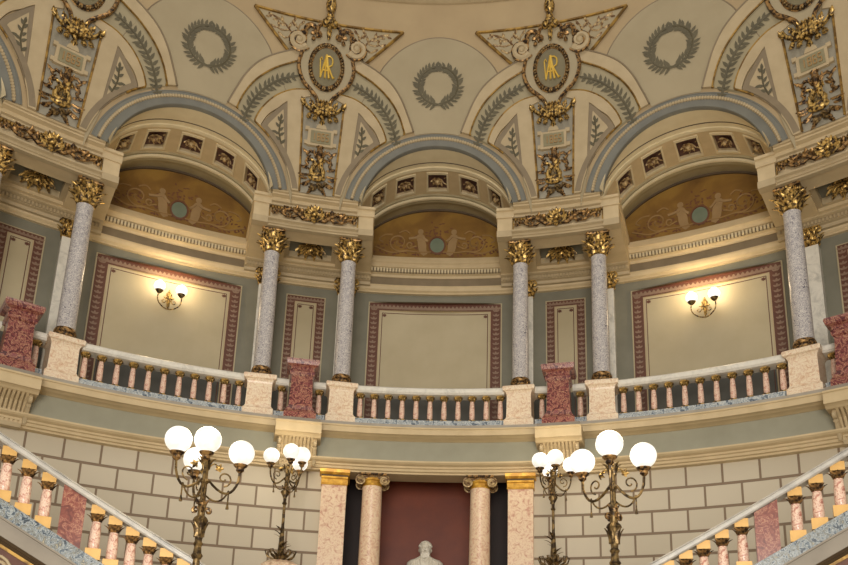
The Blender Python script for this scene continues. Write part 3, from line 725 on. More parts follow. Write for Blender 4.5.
# ================================================================ ENTABLATURE BLOCKS over the column pairs
LE = frame(1.0, .82)
def Q(a, r, z): return LE(a, r, z)
def rb(b, a0, a1, r0, r1, z0, z1, mat=0): revolve(b, rect(r0, r1, z0, z1), a0, a1, 2.2, mat, T=Q)
def block_parts(t):
    b = BM()
    rb(b, -6.25, -4.7, .972, 1.128, .824, .866); rb(b, 4.7, 6.25, .972, 1.128, .824, .866)
    rb(b, -4.7, 4.7, .980, 1.018, .824, .866); rb(b, -4.7, 4.7, 1.088, 1.128, .824, .866)
    rb(b, -4.7, -2.6, 1.018, 1.088, .824, .866); rb(b, 2.6, 4.7, 1.018, 1.088, .824, .866)
    rb(b, -2.6, 2.6, 1.018, 1.088, .845, .866)
    obj('core', b, 'cream_warm', t, smooth=False)
    b = BM()
    for a0, a1, rr in ((-4.75, 4.75, .972),):
        revolve(b, [(rr+.012, .822), (rr+.002, .822), (rr+.002, .8255), (rr, .826), (rr-.0, .830), (rr-.005, .832), (rr-.006, .8345), (rr+.012, .8345)], a0, a1, 2.4, T=Q)
    for s in (-1, 1): revolve(b, [(.985, .8225), (.968, .8225), (.968, .8345), (.985, .8345)], s*4.72, s*6.3, 2.4, T=Q)
    obj('architrave', b, 'cream', t, smooth=False)
    b = BM()
    for s in (-1, 1):
        revolve(b, [(1.0, .862), (.970, .862), (.968, .866), (.967, .872), (.9635, .873), (.9635, .878), (.966, .8795), (1.128, .8795), (1.128, .866), (1.0, .866)], s*4.5, s*6.35, 2.4, T=Q)
    revolve(b, [(1.0, .864), (.974, .864), (.972, .867), (.967, .868), (.966, .874), (.958, .876), (.957, .878), (.953, .8785), (.953, .883), (1.128, .883), (1.128, .866), (1.0, .866)], -4.55, 4.55, 2.3, T=Q)
    obj('cornice', b, 'cream_warm', t, smooth=False)
    b = BM()
    for i in range(-14, 15):
        a = i*.31; z = .8645 if abs(a) < 3.2 else .861
        revolve(b, rect(.972, .981, z-.0045, z), a-.09, a+.09, 2, T=Q)
    for s in (-1, 1):
        revolve(b, rect(.974, .981, .8645, .866), s*3.25, 0, 4, T=Q); revolve(b, rect(.974, .981, .861, .8625), s*4.6, s*3.25, 4, T=Q); revolve(b, rect(.975, .981, .836, .8595), s*4.55, s*4.65, 4, T=Q)
    lab(obj('gilt_dentils', b, 'line_gold', t, smooth=False), 'gilt dentil row')
    b = BM(); revolve(b, [(1.128, .806), (1.112, .806), (1.110, .811), (1.104, .812), (1.104, .819), (1.096, .821), (1.096, .8245), (1.128, .8245)], -6.25, 6.25, 2.2, T=Q)
    for i in range(-20, 21): revolve(b, rect(1.100, 1.105, .8125, .8185), i*.30-.085, i*.30+.085, 1, T=Q)
    obj('rear_cornice', b, 'cream', t, smooth=False)
    # shell and scroll ornament
    b = BM(); R0 = .970
    def e(x, z, o=0): return Q(x, R0-o/S, z)
    def ed(p, x, z, dx, dz): return e(x+dx, z+dz)-e(x, z)
    for i in range(9):
        a = rad(-10+i*25); leaf(b, e(0, .849, .10), Vector((cos(a), 0, sin(a))), Vector((0, -1, 0)), .23, .13, .3)
    ball(b, e(0, .848, .13), .08, 8, 6); leaf(b, e(0, .846, .12), Vector((0, 0, -1)), Vector((0, -1, 0)), .26, .13, .3)
    for s in (1, -1):
        tube(b, [e(x*s, z, .1) for x, z in ((.2, .838), (.8, .842), (1.05, .851), (.75, .857), (.6, .851), (.78, .848))], [.05, .055, .05, .045, .035, .02], 6)
    lab(obj('shell', b, 'gold', t), 'gilt shell')
    b = BM()
    for s in (1, -1):
        tube(b, [e(x*s, z, .09) for x, z in ((.5, .838), (1.1, .838), (1.7, .846), (2.3, .853), (2.8, .848), (2.6, .842), (2.3, .845))], [.035, .05, .045, .04, .035, .03, .02], 6)
        tube(b, [e(x*s, z, .08) for x, z in ((1.6, .845), (2.2, .839), (2.9, .839), (3.5, .845), (3.9, .848), (4.1, .843), (3.8, .840))], [.03, .035, .035, .03, .03, .025, .015], 6)
        for (x, z, a, l) in ((1.15, .846, 1.3, .16), (1.9, .851, 1.7, .15), (2.5, .854, .2, .18), (2.0, .842, -.7, .13), (3.0, .843, 1.0, .15), (3.6, .846, .5, .13), (4.0, .844, -.2, .12)):
            leaf(b, e(x*s, z, .07), Vector((cos(a)*s, 0, sin(a))), Vector((0, -1, 0)), l, .12, .35)
    obj('scroll_foliage', b, 'gold_dark', t)
    # coffer under the block with its rosette
    b = BM()
    for (a0, a1, r0, r1) in ((-2.6, 2.6, 1.018, 1.026), (-2.6, 2.6, 1.080, 1.088), (-2.6, -2.15, 1.026, 1.080), (2.15, 2.6, 1.026, 1.080)): rb(b, a0, a1, r0, r1, .830, .846)
    cf = obj('coffer_frame', b, 'cream', t, smooth=False)
    b = BM(); rb(b, -2.16, 2.16, 1.026, 1.080, .842, .846); obj('coffer_ground', b, 'green_dark', cf, smooth=False)
    b = BM(); c = Q(0, 1.053, .838)
    for i in range(10):
        a = 2*pi*i/10; leaf(b, c, Vector((cos(a), sin(a), 0)), Vector((0, 0, -1)), .40, .2, .35)
    for i in range(8):
        a = 2*pi*(i+.5)/8; leaf(b, c-Vector((0, 0, .04)), Vector((cos(a), sin(a), 0)), Vector((0, 0, -1)), .24, .14, .45)
    ball(b, c-Vector((0, 0, .09)), .10, 10, 6); lab(obj('rosette', b, 'gold', cf), 'large gilt rosette')
eb = placed('entablature_block', 'x', 'entablature', 0, 1.0, .82, 'entablature blocks over the column pairs'); block_parts(eb)
PAIR = {-.5: 'column pair left of centre', .5: 'column pair right of centre', -1.5: 'columns at the left edge', 1.5: 'columns at the right edge'}
for k in (-.5, .5, -1.5, 1.5):
    c = eb if k == -.5 else dup(eb)
    c.location = P(k*PB, 1.0, .82); c.rotation_euler = (0, 0, -rad(k*PB)); c['label'] = 'cream entablature with gilt shell frieze above the '+PAIR[k]

# ================================================================ COLUMNS
def capital(b, r, h, z0, n2=8, sz=1.):
    lathe(b, [(r*.98, z0), (r*1.12, z0+.02), (r*.98, z0+.05), (r*1.02, z0+h*.5), (r*1.35, z0+h*.85), (r*1.5, z0+h*.9)], 16)
    for ring_, (zz, ln, w, off) in enumerate(((.06, .42, .5, 0), (.28, .46, .5, .5))):
        for i in range(n2):
            a = 2*pi*(i+off)/n2; d = Vector((cos(a), sin(a), 0))
            leaf(b, d*r*1.0+Vector((0, 0, z0+zz*h)), Vector((cos(a)*.15, sin(a)*.15, 1)), d, h*ln*1.15, r*w*1.9*sz, .62)
    for i in range(4):
        a = pi/4+i*pi/2; d = Vector((cos(a), sin(a), 0)); sd = Vector((-sin(a), cos(a), 0))
        c = d*r*1.62+Vector((0, 0, z0+h*.76))
        for sg in (-1, 1):
            pts = []
            for k in range(15):
                t = k/14; rr = r*.34*(1-.75*t); q = pi*1.0-t*2.6*pi
                pts.append(c+sd*sg*.02+d*rr*cos(q)+Vector((0, 0, rr*sin(q))))
            tube(b, [d*r*1.05+Vector((0, 0, z0+h*.5))]+pts, [r*.1]+[r*.14*(1-.4*k/14) for k in range(15)], 5)
        a = i*pi/2; d = Vector((cos(a), sin(a), 0)); ball(b, d*r*1.42+Vector((0, 0, z0+h*.92)), r*.2, 7, 5)
def abacus(b, r, z0, z1):
    pts = []
    for i in range(4):
        a = pi/4+i*pi/2
        pts.append((cos(a-.09)*r*2.0, sin(a-.09)*r*2.0)); pts.append((cos(a+.09)*r*2.0, sin(a+.09)*r*2.0))
        for q in (.35, .5, .65):
            aa = a+.09+(pi/2-.18)*q; k = 1.45 if q != .5 else 1.38; pts.append((cos(aa)*r*k, sin(aa)*r*k))
    rows = [[Vector((x*s, y*s, z)) for x, y in pts] for s, z in ((.93, z0), (1, (z0+z1)/2), (1, z1))]
    vs = grid(b, rows, closed_v=True); b.faces.new(vs[0]); b.faces.new(vs[-1])
Hp = (.5405-.4665)*S; H1 = (.560-.4665)*S; H2 = (.781-.4665)*S; H3 = (.8222-.4665)*S
def column_parts(t):
    b = BM(); square(b, [(.325, .0), (.325, .17), (.29, .21), (.275, .25), (.265, Hp-.2), (.275, Hp-.16), (.30, Hp-.12), (.345, Hp-.10), (.355, Hp-.03), (.34, Hp)])
    lab(obj('pedestal', b, 'breccia', t, smooth=False), 'cream and pink marble pedestal')
    b = BM(); lathe(b, [(.245, Hp), (.255, Hp+.04), (.245, Hp+.09), (.21, Hp+.11), (.205, Hp+.14), (.225, Hp+.165), (.22, Hp+.20), (.195, H1+.005)], 24); obj('base', b, 'gold_dark', t)
    b = BM(); lathe(b, [(.190, H1-.01), (.186, H1+.04), (.185, H1+.9), (.178, H1+1.8), (.166, H2-.06), (.17, H2-.03), (.178, H2-.01), (.17, H2)], 28); lab(obj('shaft', b, 'lav', t), 'mottled lilac grey marble shaft')
    b = BM(); capital(b, .175, H3-H2, H2, 8); cp = obj('capital', b, 'gold', t)
    b = BM(); abacus(b, .175, H3-.05, H3); obj('abacus', b, 'gold_dark', cp)
SA = 3.935
cl = placed('column', 'x', 'column', 0, 1.0, .4665, 'marble columns of the gallery'); column_parts(cl)
CL = {(-.5, -1): 'left column of the pair left of centre', (-.5, 1): 'right column of the pair left of centre', (.5, -1): 'left column of the pair right of centre', (.5, 1): 'right column of the pair right of centre',
      (-1.5, 1): 'tall leaning marble column near the left edge, beside a dark red pedestal', (1.5, -1): 'tall leaning marble column near the right edge, beside a dark red pedestal', (-1.5, -1): 'column cut off by the left edge, only its gilt capital showing', (1.5, 1): 'lilac marble column cut off by the right edge of the view'}
first = True
for (k, s), lb in CL.items():
    c = cl if first else dup(cl); first = False
    a = k*PB+s*SA; c.location = P(a, 1.0, .4665); c.rotation_euler = (0, 0, -rad(k*PB))
    c['label'] = ('lilac marble and gilt '+lb) if abs(k) == .5 else lb

# pilasters on the gallery wall behind the columns
def pil_parts(t):
    Hh = (.780-.4665)*S
    b = BM(); box(b, -.20, .20, -.14, .10, 0, Hh); obj('shaft', b, 'rail', t, smooth=False)
    b = BM(); h = .44
    box(b, -.2, .2, -.15, .1, Hh, Hh+h-.06)
    for i in range(5):
        x = -.2+i*.1; leaf(b, (x, -.15, Hh+.03), (0, 0, 1), (0, -1, 0), .24, .12, .5)
    for i in range(4):
        x = -.15+i*.1; leaf(b, (x, -.15, Hh+.16), (0, 0, 1), (0, -1, 0), .24, .12, .5)
    for s in (-1, 1):
        tube(b, [Vector((s*(.24+.07*(1-.7*k/12)*cos(pi-k*.55)), -.18, Hh+.32+.07*(1-.7*k/12)*sin(pi-k*.55))) for k in range(13)], .03, 5)
        for y in (-.08, .02): leaf(b, (s*.2, y, Hh+.05), (0, 0, 1), (s, 0, 0), .26, .12, .5)
    box(b, -.27, .27, -.22, .1, Hh+h-.06, Hh+h)
    obj('capital', b, 'gold', t)
pl_ = placed('pilaster', 'x', 'pilaster', 0, 1.122, .4665, 'pilasters behind the gallery columns'); pil_parts(pl_)
first = True
for k in (-.5, .5, -1.5, 1.5):
    for s in (-1, 1):
        c = pl_ if first else dup(pl_); first = False
        a = k*PB+s*3.9; c.location = P(a, 1.122, .4665); c.rotation_euler = (0, 0, -rad(a))
        c['label'] = 'pale wall pilaster with small gilt capital, '+('left' if s < 0 else 'right')+' one behind the '+PAIR[k]

# ================================================================ RED PEDESTALS ON CORBELS
def redped(t):
    H = (.561-.4575)*S
    b = BM(); square(b, [(.34, 0), (.34, .12), (.29, .2), (.25, .3), (.225, H-.42), (.225, H-.36), (.26, H-.33), (.27, H-.27), (.245, H-.24), (.25, H-.16), (.335, H-.12), (.355, H-.05), (.345, H)])
    obj('pedestal_body', b, 'red', t, smooth=False)
rp = placed('marble_pedestal', 'x', 'pedestal', 0, .964, .4575, 'red marble pedestals on the gallery edge')
redped(rp)
def corbel_parts(t):
    Lk = frame(.96, .42)
    K = lambda a, r, z: Lk(a, r, z)
    b = BM(); revolve(b, [(.99, .4275), (.948, .4275), (.944, .430), (.940, .4315), (.936, .432), (.936, .447), (.934, .448), (.934, .4505), (.99, .4505)], -2.25, 2.25, 4.5, T=K); obj('corbel_slab', b, 'cream_warm', t, smooth=False)
    b = BM(); revolve(b, rect(.940, .9606, .4505, .4575), -2.1, 2.1, 4.2, T=K); lab(obj('grey_plinth', b, 'stone_dark', t, smooth=False), 'grey stone plinth')
    b = BM()
    n = 9; ws = 1.62
    for i in range(n):
        a0 = -ws+2*ws*i/n; a1 = a0+2*ws/n
        revolve(b, [(.99, .388), (.980, .388), (.978, .396), (.974, .408), (.965, .419), (.949, .4275), (.99, .4275)], a0+.07, a1-.07, 1, T=K)
    revolve(b, [(.99, .389), (.985, .391), (.982, .406), (.974, .418), (.960, .4275), (.99, .4275)], -ws, ws, 4, T=K)
    obj('fluted_scroll', b, 'cream_warm', t, smooth=False)
    for s in (-1, 1):
        b = BM(); tube(b, [K(s*(ws+.1), .957+.0*i+.009*cos(-1.2+i*.5)*(1-i/18), .4205+.0075*sin(-1.2+i*.5)*(1-i/18)) for i in range(14)], .05, 5)
        tube(b, [K(s*(ws+.1), r, z) for r, z in ((.966, .414), (.974, .406), (.979, .396), (.980, .390))], [.05, .06, .06, .04], 5)
        obj('side_volute', b, 'cream', t)
    b = BM(); revolve(b, [(.99, .382), (.976, .382), (.974, .388), (.99, .390)], -1.5, 1.5, 4, T=K); obj('corbel_foot', b, 'cream', t, smooth=False)
co_ = placed('corbel', 'x', 'corbel', 0, .96, .42, 'fluted corbels under the red pedestals'); corbel_parts(co_)
WH = {-.5: 'between the two columns left of centre', .5: 'between the two columns right of centre', -1.5: 'at the left edge of the view', 1.5: 'at the right edge of the view'}
for k in (-.5, .5, -1.5, 1.5):
    c = rp if k == -.5 else dup(rp); c.location = P(k*PB, .966, .4575); c.rotation_euler = (0, 0, -rad(k*PB)); c['label'] = 'dark red veined marble pedestal '+WH[k]
    c = co_ if k == -.5 else dup(co_); c.location = P(k*PB, .96, .42); c.rotation_euler = (0, 0, -rad(k*PB)); c['label'] = 'cream fluted corbel projecting below the red pedestal '+WH[k]

# ================================================================ GALLERY BALUSTRADES
Zb0, Zb1 = (.4745-.4745)*S, 0
def baluster_mesh(h):
    """shaft, capital, base as three meshes of a baluster standing on z=0"""
    b1 = BM(); lathe(b1, [(.048, .075), (.060, .12), (.062, .2), (.058, h*.55), (.046, h-.10)], 12)
    b2 = BM(); lathe(b2, [(.046, h-.115), (.062, h-.105), (.052, h-.09), (.058, h-.07), (.095, h-.035), (.10, h-.03), (.10, h)], 8)
    for i in range(8):
        a = pi*i/4; leaf(b2, Vector((cos(a)*.05, sin(a)*.05, h-.10)), Vector((cos(a)*.4, sin(a)*.4, 1)), Vector((cos(a), sin(a), 0)), .07, .05, .4, n=3)
    b3 = BM(); square(b3, [(.085, 0), (.085, .04), (.065, .055), (.05, .08)])
    return b1, b2, b3
def add_baluster(par, loc, h, rz=0, src=None, goldm='gold'):
    if src:
        o = src.copy(); C.objects.link(o); o.parent = par; o.location = loc; o.rotation_euler = (0, 0, rz)
        for ch in src.children: q = ch.copy(); C.objects.link(q); q.parent = o
        return o
    b1, b2, b3 = baluster_mesh(h)
    o = lab(obj('baluster', b1, 'pink', par), 'pink marble baluster'); o.location = loc; o.rotation_euler = (0, 0, rz)
    obj('baluster_cap', b2, goldm, o); obj('baluster_base', b3, goldm, o, smooth=False); return o
hb = (.5299-.4820)*S; bal0 = None
def balustrade(name, label, a0, a1, n, grp, inset=.0):
    global bal0
    ac = (a0+a1)/2; t = placed(name, label, 'balustrade', ac, 1.0, .4665, grp); Lb = frame(1.0, .4665)
    Tb = lambda a, r, z: Lb(a, r, z)
    w = a1-a0
    b = BM(); revolve(b, [(.984, .4665), (1.016, .4665), (1.014, .482), (.986, .482)], -w/2, w/2, 1.2, T=Tb); lab(obj('plinth', b, 'blue_fine', t, smooth=False), 'pale blue grey mottled marble plinth')
    b = BM(); revolve(b, [(.988, .5299), (1.012, .5299), (1.015, .533), (1.015, .5395), (1.012, .542), (.988, .542), (.985, .5395), (.985, .533)], -w/2, w/2, 1.2, T=Tb); lab(obj('handrail', b, 'rail', t, smooth=False), 'white marble handrail')
    for i in range(n):
        a = -w/2+w*(i+.5)/n if not inset else (-w/2+inset+(w-2*inset)*(i/(max(1, n-1))))
        o = add_baluster(t, Lb(a, 1.0, .482), hb, -rad(a), bal0)
        if bal0 is None: bal0 = o
hp = 1.55
bw = PB/2-SA-hp
for k, lb in ((0, 'curved marble balustrade across the central bay'), (-1, 'curved marble balustrade across the bay left of centre'), (1, 'curved marble balustrade across the bay right of centre')):
    balustrade('balustrade', lb, k*PB-bw, k*PB+bw, 11, 'gallery balustrades', .42)
for k in (-.5, .5, -1.5, 1.5):
    for s in (-1, 1):
        a0, a1 = sorted((k*PB+s*1.2, k*PB+s*(SA-1.45)))
        balustrade('balustrade_infill', 'short one-baluster balustrade '+('left' if s < 0 else 'right')+' of the red pedestal '+WH[k], a0, a1, 1, 'short infills beside the red pedestals')

# ================================================================ WALL PANELS, LUNETTES, SCONCES
def wface(L, x, z, off): return L(x, 1.13-off/S, z)
LW = frame(1.13, .62)
def wall_panel(t, hw, z0, z1, bwid, stencil=True):
    dz = bwid*.0197*.8
    def rectband(x0, x1, zz0, zz1, off, mat, name, m=None):
        b = BM(); band(b, LW, [(x0, zz0), (x0, zz1)], [(x1, zz0), (x1, zz1)], off, 4, max(2, int((x1-x0)/1.2)), on=wface, base=-.001); return obj(name, b, mat, t, smooth=False)
    lab(rectband(-hw, hw, z0, z1, .036, 'panel', 'panel_edge'), 'cream outer edge')
    lab(rectband(-hw+.12, hw-.12, z0+.002, z1-.002, .040, 'redborder', 'border'), 'terracotta red stencilled border')
    b = BM()
    if stencil:
        n = int(2*hw/.42); 
        for i in range(n+1):
            x = -hw+bwid*.5+(2*hw-bwid)*i/n
            for (dx, a) in ((0, pi/2), (-.02, 2.5), (.02, .64)): chart_leaf(b, LW, x+dx, z1-dz*.80, a, dz*.55, dz*.26, .046, on=wface)
        n = int((z1-z0)/.0105)
        for s in (-1, 1):
            for i in range(n):
                z = z0+.006+(z1-z0-.014)*i/n
                for a in (pi/2-.9, pi/2, pi/2+.9): chart_leaf(b, LW, s*(hw-bwid*.52), z, a, .0068, .0035, .046, on=wface)
        lab(obj('stencil', b, 'pinkleaf', t, smooth=False), 'pale leaf stencil on the border')
    lab(rectband(-hw+bwid, hw-bwid, z0+dz, z1-dz, .044, 'cream', 'inner_edge'), 'cream inner edge')
    lab(rectband(-hw+bwid+.12, hw-bwid-.12, z0+dz+.002, z1-dz-.002, .048, 'panel', 'field'), 'plain beige field')
    lab(rectband(-hw+bwid+.12, hw-bwid-.12, z0+dz+.002, .584, .052, 'low_shade', 'field_low_shade'), 'lower part of the field, its shade painted dark grey')  # shade on the lower field put into its colour
    b = BM()
    i0 = bwid+.30
    for s in (-1, 1): line(b, LW, [(s*(hw-i0), z0+dz), (s*(hw-i0), z1-dz-.006)], .050, .009, 4, on=wface)
    line(b, LW, [(-hw+i0, z1-dz-.006), (hw-i0, z1-dz-.006)], .050, .009, 16, on=wface)
    for s in (-1, 1):
        cx = s*(hw-i0-.22)
        for a in [k*pi/4 for k in range(8)]: chart_leaf(b, LW, cx, z1-dz-.011, a, .0038, .002, .054, on=wface)
    lab(obj('corner_ornament', b, 'redborder', t, smooth=False), 'thin red line and corner florets')
WP = {0: 'wide beige wall panel with dark red border at the back of the central bay', -1: 'wide beige wall panel with red border lit by the left sconce', 1: 'wide beige wall panel with red border lit by the right sconce'}
w0 = placed('wall_panel', WP[0], 'panel', 0, 1.13, .62, 'wide panels on the gallery wall'); wall_panel(w0, 6.65, .482, .7775, 1.1)
for k in (-1, 1): c = dup(w0); c.location = P(k*PB, 1.13, .62); c.rotation_euler = (0, 0, -rad(k*PB)); c['label'] = WP[k]
w1 = placed('narrow_wall_panel', 'x', 'panel', 0, 1.13, .62, 'narrow panels between the column pairs'); wall_panel(w1, 1.93, .482, .7765, .86)
for k in (-.5, .5, -1.5, 1.5):
    c = w1 if k == -.5 else dup(w1); c.location = P(k*PB, 1.13, .62); c.rotation_euler = (0, 0, -rad(k*PB)); c['label'] = 'narrow beige wall panel with red border seen behind the '+PAIR[k]

LL = frame(1.13, .88)
def lunette_parts(t):
    A, Bh, zb = 8.6, .137, .857
    def topz(x): return zb+Bh*sqrt(max(0, 1-(x/A)**2))
    b = BM(); xs = steps(-6.9, 6.9, .46)
    grid(b, [[wface(LL, x, .870+(topz(x)+.004-.870)*k/8, .03) for k in range(9)] for x in xs]); obj('ground', b, 'ochre', t)
    b = BM(); line(b, LL, [(x, topz(x)-.0045) for x in xs], .04, .05, 40, on=wface); line(b, LL, [(-6.9, .8725), (6.9, .8725)], .04, .045, 20, on=wface); lab(obj('dark_border', b, 'line_dark', t), 'dark brown edge line')
    on = wface; K = 1/.0197
    def sp(cx, cz, r0, r1, a0, turns, flip, n=22): return [(cx+(r0+(r1-r0)*i/n)*cos(a0+flip*turns*2*pi*i/n)*K, cz+(r0+(r1-r0)*i/n)*sin(a0+flip*turns*2*pi*i/n)) for i in range(n+1)]
    b = BM()
    for s in (1, -1):
        for pl in ([(.6, .893), (1.8, .892), (3.0, .894)]+sp(3.9, .913, .021, .004, rad(-115), 1.45, 1), [(3.0, .894), (4.6, .889), (5.6, .895), (6.3, .90)], [(2.1, .906), (2.6, .902)]+sp(2.75, .908, .008, .002, rad(-90), 1.0, 1), [(3.9, .934), (3.3, .940), (2.8, .934)], [(4.6, .930), (5.4, .928), (5.9, .918), (5.5, .912)]):
            line(b, LL, [(x*s, z) for x, z in pl], .036, .022, 30, on=on, k=4)
    lab(obj('scrollwork', b, 'scrollpaint', t), 'painted tan vine scrolls')
    b = BM(); random.seed(21)
    for s in (1, -1):
        for i in range(46):
            r_, a = random.random()**.6*.023, random.random()*2*pi; cx, cz = random.choice(((3.9, .913), (3.9, .913), (2.6, .905), (5.2, .905), (1.2, .926), (.5, .944)))
            chart_leaf(b, LL, (cx+r_*cos(a)*K)*s, cz+r_*sin(a)*.9, random.random()*6.28, .0065, .003, .037, on=on)
        for i in range(16): chart_leaf(b, LL, s*(i*.4+.2), .886+.003*sin(i), random.random()*3, .007, .0035, .036, on=on)
    lab(obj('painted_leaves', b, 'rosepaint', t), 'dull rose leaves')
    for s in (1, -1):   # putto, painted
        b = BM()
        body = [(.95, .889), (1.1, .899), (1.1, .908), (1.2, .917), (1.22, .925), (1.38, .931), (1.58, .9335), (1.85, .9335), (2.06, .9305), (2.1, .922), (1.98, .914), (1.95, .905), (1.85, .896), (1.65, .889), (1.35, .884)]
        vs = [b.verts.new(wface(LL, x*s, z, .042)) for x, z in body]; b.faces.new(vs)
        for pl, r in (([(1.8, .928), (2.3, .924), (2.9, .922)], .04), ([(1.5, .928), (1.2, .921), (.95, .917)], .04)):
            line(b, LL, [(x*s, z) for x, z in pl], .034, r, 8, on=on, k=4)
        N = 12; vs = [b.verts.new(wface(LL, (1.71+.29*cos(2*pi*i/N))*s, .9385+.0062*sin(2*pi*i/N), .044)) for i in range(N)]; b.faces.new(vs)
        lab(obj('painted_cherub', b, 'flesh', t, smooth=False), 'pale painted cherub figure')
    b = BM(); N = 24; vs = [b.verts.new(wface(LL, .72*cos(2*pi*i/N), .908+.0165*sin(2*pi*i/N), .046)) for i in range(N)]; b.faces.new(vs)
    md = lab(obj('medallion', b, 'medal', t, smooth=False), 'grey green oval medallion')
    b = BM(); line(b, LL, [(.8*cos(2*pi*i/N), .908+.0185*sin(2*pi*i/N)) for i in range(N+1)], .045, .03, 30, on=on, k=4); lab(obj('medallion_rim', b, 'rosepaint', md), 'rose rim')
ln = placed('lunette_painting', 'x', 'painting', 0, 1.13, .88, 'ochre lunette paintings above the gallery wall'); lunette_parts(ln)
LNL = {0: 'ochre painted lunette with cherubs, over the central bay', -1: 'ochre painted lunette with cherubs, over the bay left of centre', 1: 'ochre painted lunette with cherubs, over the bay right of centre'}
ln['label'] = LNL[0]
for k in (-1, 1): c = dup(ln); c.location = P(k*PB, 1.13, .88); c.rotation_euler = (0, 0, -rad(k*PB)); c['label'] = LNL[k]

def pointlight(name, par, loc, e, col, r=.12):
    l = bpy.data.lights.new(name, 'POINT'); l.energy = e; l.color = col; l.shadow_soft_size = r
    o = bpy.data.objects.new(name, l); C.objects.link(o); o.parent = par; o.location = loc; return o
GR = .135
def sconce_parts(t):
    b = BM(); lathe(b, [(.0, -.20), (.03, -.18), (.045, -.05), (.03, .05), (.06, .12), (.03, .2), (.01, .26)], 10, (0, -.04, 0)); 
    for a in range(6): leaf(b, (0, -.08, .02), (cos(a*pi/3), 0, sin(a*pi/3)), (0, -1, 0), .13, .07, .3)
    obj('backplate', b, 'gold', t)
    for s in (-1, 1):
        b = BM(); tube(b, bez((0, -.08, -.26), (s*.12, -.26, -.36), (s*.235, -.32, -.24), 8)+bez((s*.235, -.32, -.24), (s*.30, -.34, -.14), (s*.25, -.34, .0), 6)[1:], .014, 6)
        tube(b, [Vector((s*(.12+.06*cos(2.6+k*.5)*(1-k/16)), -.2, -.12+.07*sin(2.6+k*.5)*(1-k/16))) for k in range(13)], .012, 5)
        tube(b, [(0, -.05, -.05), (0, -.08, -.26)], .014, 6)
        ar = obj('arm', b, 'gold', t)
        b = BM(); lathe(b, [(.02, -.04), (.05, -.02), (.085, .02), (.095, .04)], 10, (s*.25, -.34, .01)); obj('globe_cup', b, 'bronze', ar)
        b = BM(); ball(b, (s*.25, -.34, .03+GR*.93), GR, 20, 14); g = lab(obj('globe', b, 'globe_up', ar), 'lit white glass globe')
        pointlight('sconce_lamp', t, (s*.25, -.36, .03+GR*2.0+.14), 21, (1, .78, .48), .10)
        g.visible_shadow = True
for k, lb in ((-1, 'gilt wall sconce with two lit globes on the left wide panel'), (1, 'gilt wall sconce with two lit globes on the right wide panel')):
    t = placed('wall_sconce', lb, 'wall lamp', k*25.68, 1.126, .717, 'two-globe wall sconces'); sconce_parts(t)

# ================================================================ PORTAL
def portal_pil(t, s):
    Lp = frame(.99, 0); Tp = lambda a, r, z: Lp(a, r, z)
    b = BM(); revolve(b, rect(.984, 1.033, .075, .362), -1.2, 1.2, 2.4, T=Tp); lab(obj('shaft', b, 'portal', t, smooth=False), 'flat pale pink marble shaft')
    b = BM(); revolve(b, [(1.04, .360), (.982, .360), (.981, .362), (.982, .364), (.982, .370), (.979, .371), (.979, .374), (1.04, .374)], -1.28, 1.28, 2.6, T=Tp)
    revolve(b, [(1.04, .377), (.979, .377), (.974, .380), (.973, .385), (1.04, .385)], -1.45, 1.45, 2.9, T=Tp)
    cp = lab(obj('capital', b, 'gold_bright', t, smooth=False), 'bright gilt banded capital')
    b = BM(); revolve(b, rect(.981, 1.04, .374, .377), -1.28, 1.28, 2.6, T=Tp); obj('capital_band', b, 'line_dark', cp, smooth=False)
for s, lb in ((-1, 'pale pink marble pilaster with gilt cap, left jamb of the portal'), (1, 'pale pink marble pilaster with gilt cap, right jamb of the portal')):
    t = placed('portal_pilaster', lb, 'pilaster', s*9.0, .99, 0, 'portal pilasters'); portal_pil(t, s)
def ionic(t):
    Z1 = (.385-.075)*S; hc = .33
    b = BM(); lathe(b, [(.27, 0), (.27, .1), (.245, .14), (.235, .2), (.232, 1.6), (.215, Z1-hc+.02), (.222, Z1-hc+.05), (.215, Z1-hc+.07)], 28); lab(obj('shaft', b, 'portal', t), 'polished pale pink marble shaft')
    b = BM(); lathe(b, [(.215, Z1-hc+.07), (.225, Z1-hc+.085), (.217, Z1-hc+.1), (.217, Z1-hc+.17), (.25, Z1-.13), (.25, Z1-.06)], 24, flute=12, fa=.05); cp = lab(obj('capital', b, 'gold_bright', t), 'gilt capital neck')
    b = BM(); zc = Z1-.15
    for s in (-1, 1):
        for y in (-.23, .23):
            pts = [Vector((s*(.255+.115*(1-.8*k/26)*cos(pi/2+(-k*.55))), y, zc+.115*(1-.8*k/26)*sin(pi/2+(-k*.55)))) if s > 0 else Vector((-(.255+.115*(1-.8*k/26)*cos(pi/2-k*.55)), y, zc+.115*(1-.8*k/26)*sin(pi/2-k*.55))) for k in range(27)]
            tube(b, pts, [.022*(1-.4*k/26) for k in range(27)], 5); ball(b, (s*.255, y, zc), .03, 8, 5)
        rows = [[Vector((s*.255+.075*w_*cos(2*pi*j/12), y, zc+.075*w_*sin(2*pi*j/12))) for j in range(12)] for y, w_ in ((-.22, 1), (-.1, .8), (0, .7), (.1, .8), (.22, 1))]
        vs = grid(b, rows, closed_v=True); b.faces.new(vs[0]); b.faces.new(vs[-1])
    for y in (-.23, .23): tube(b, [(-.255, y, zc+.115), (0, y, zc+.075), (.255, y, zc+.115)], .024, 5)
    box(b, -.25, .25, -.22, .22, zc+.04, zc+.09)
    lab(obj('volutes', b, 'gold_pale', cp), 'pale gilt spiral volutes')
    b = BM(); square(b, [(.27, zc+.095), (.30, zc+.115), (.30, Z1)]); obj('abacus', b, 'gold_dark', cp, smooth=False)
ic = placed('ionic_column', 'pink marble ionic column at the left of the portal', 'column', -5.33, 1.005, .075, 'portal columns'); ionic(ic)
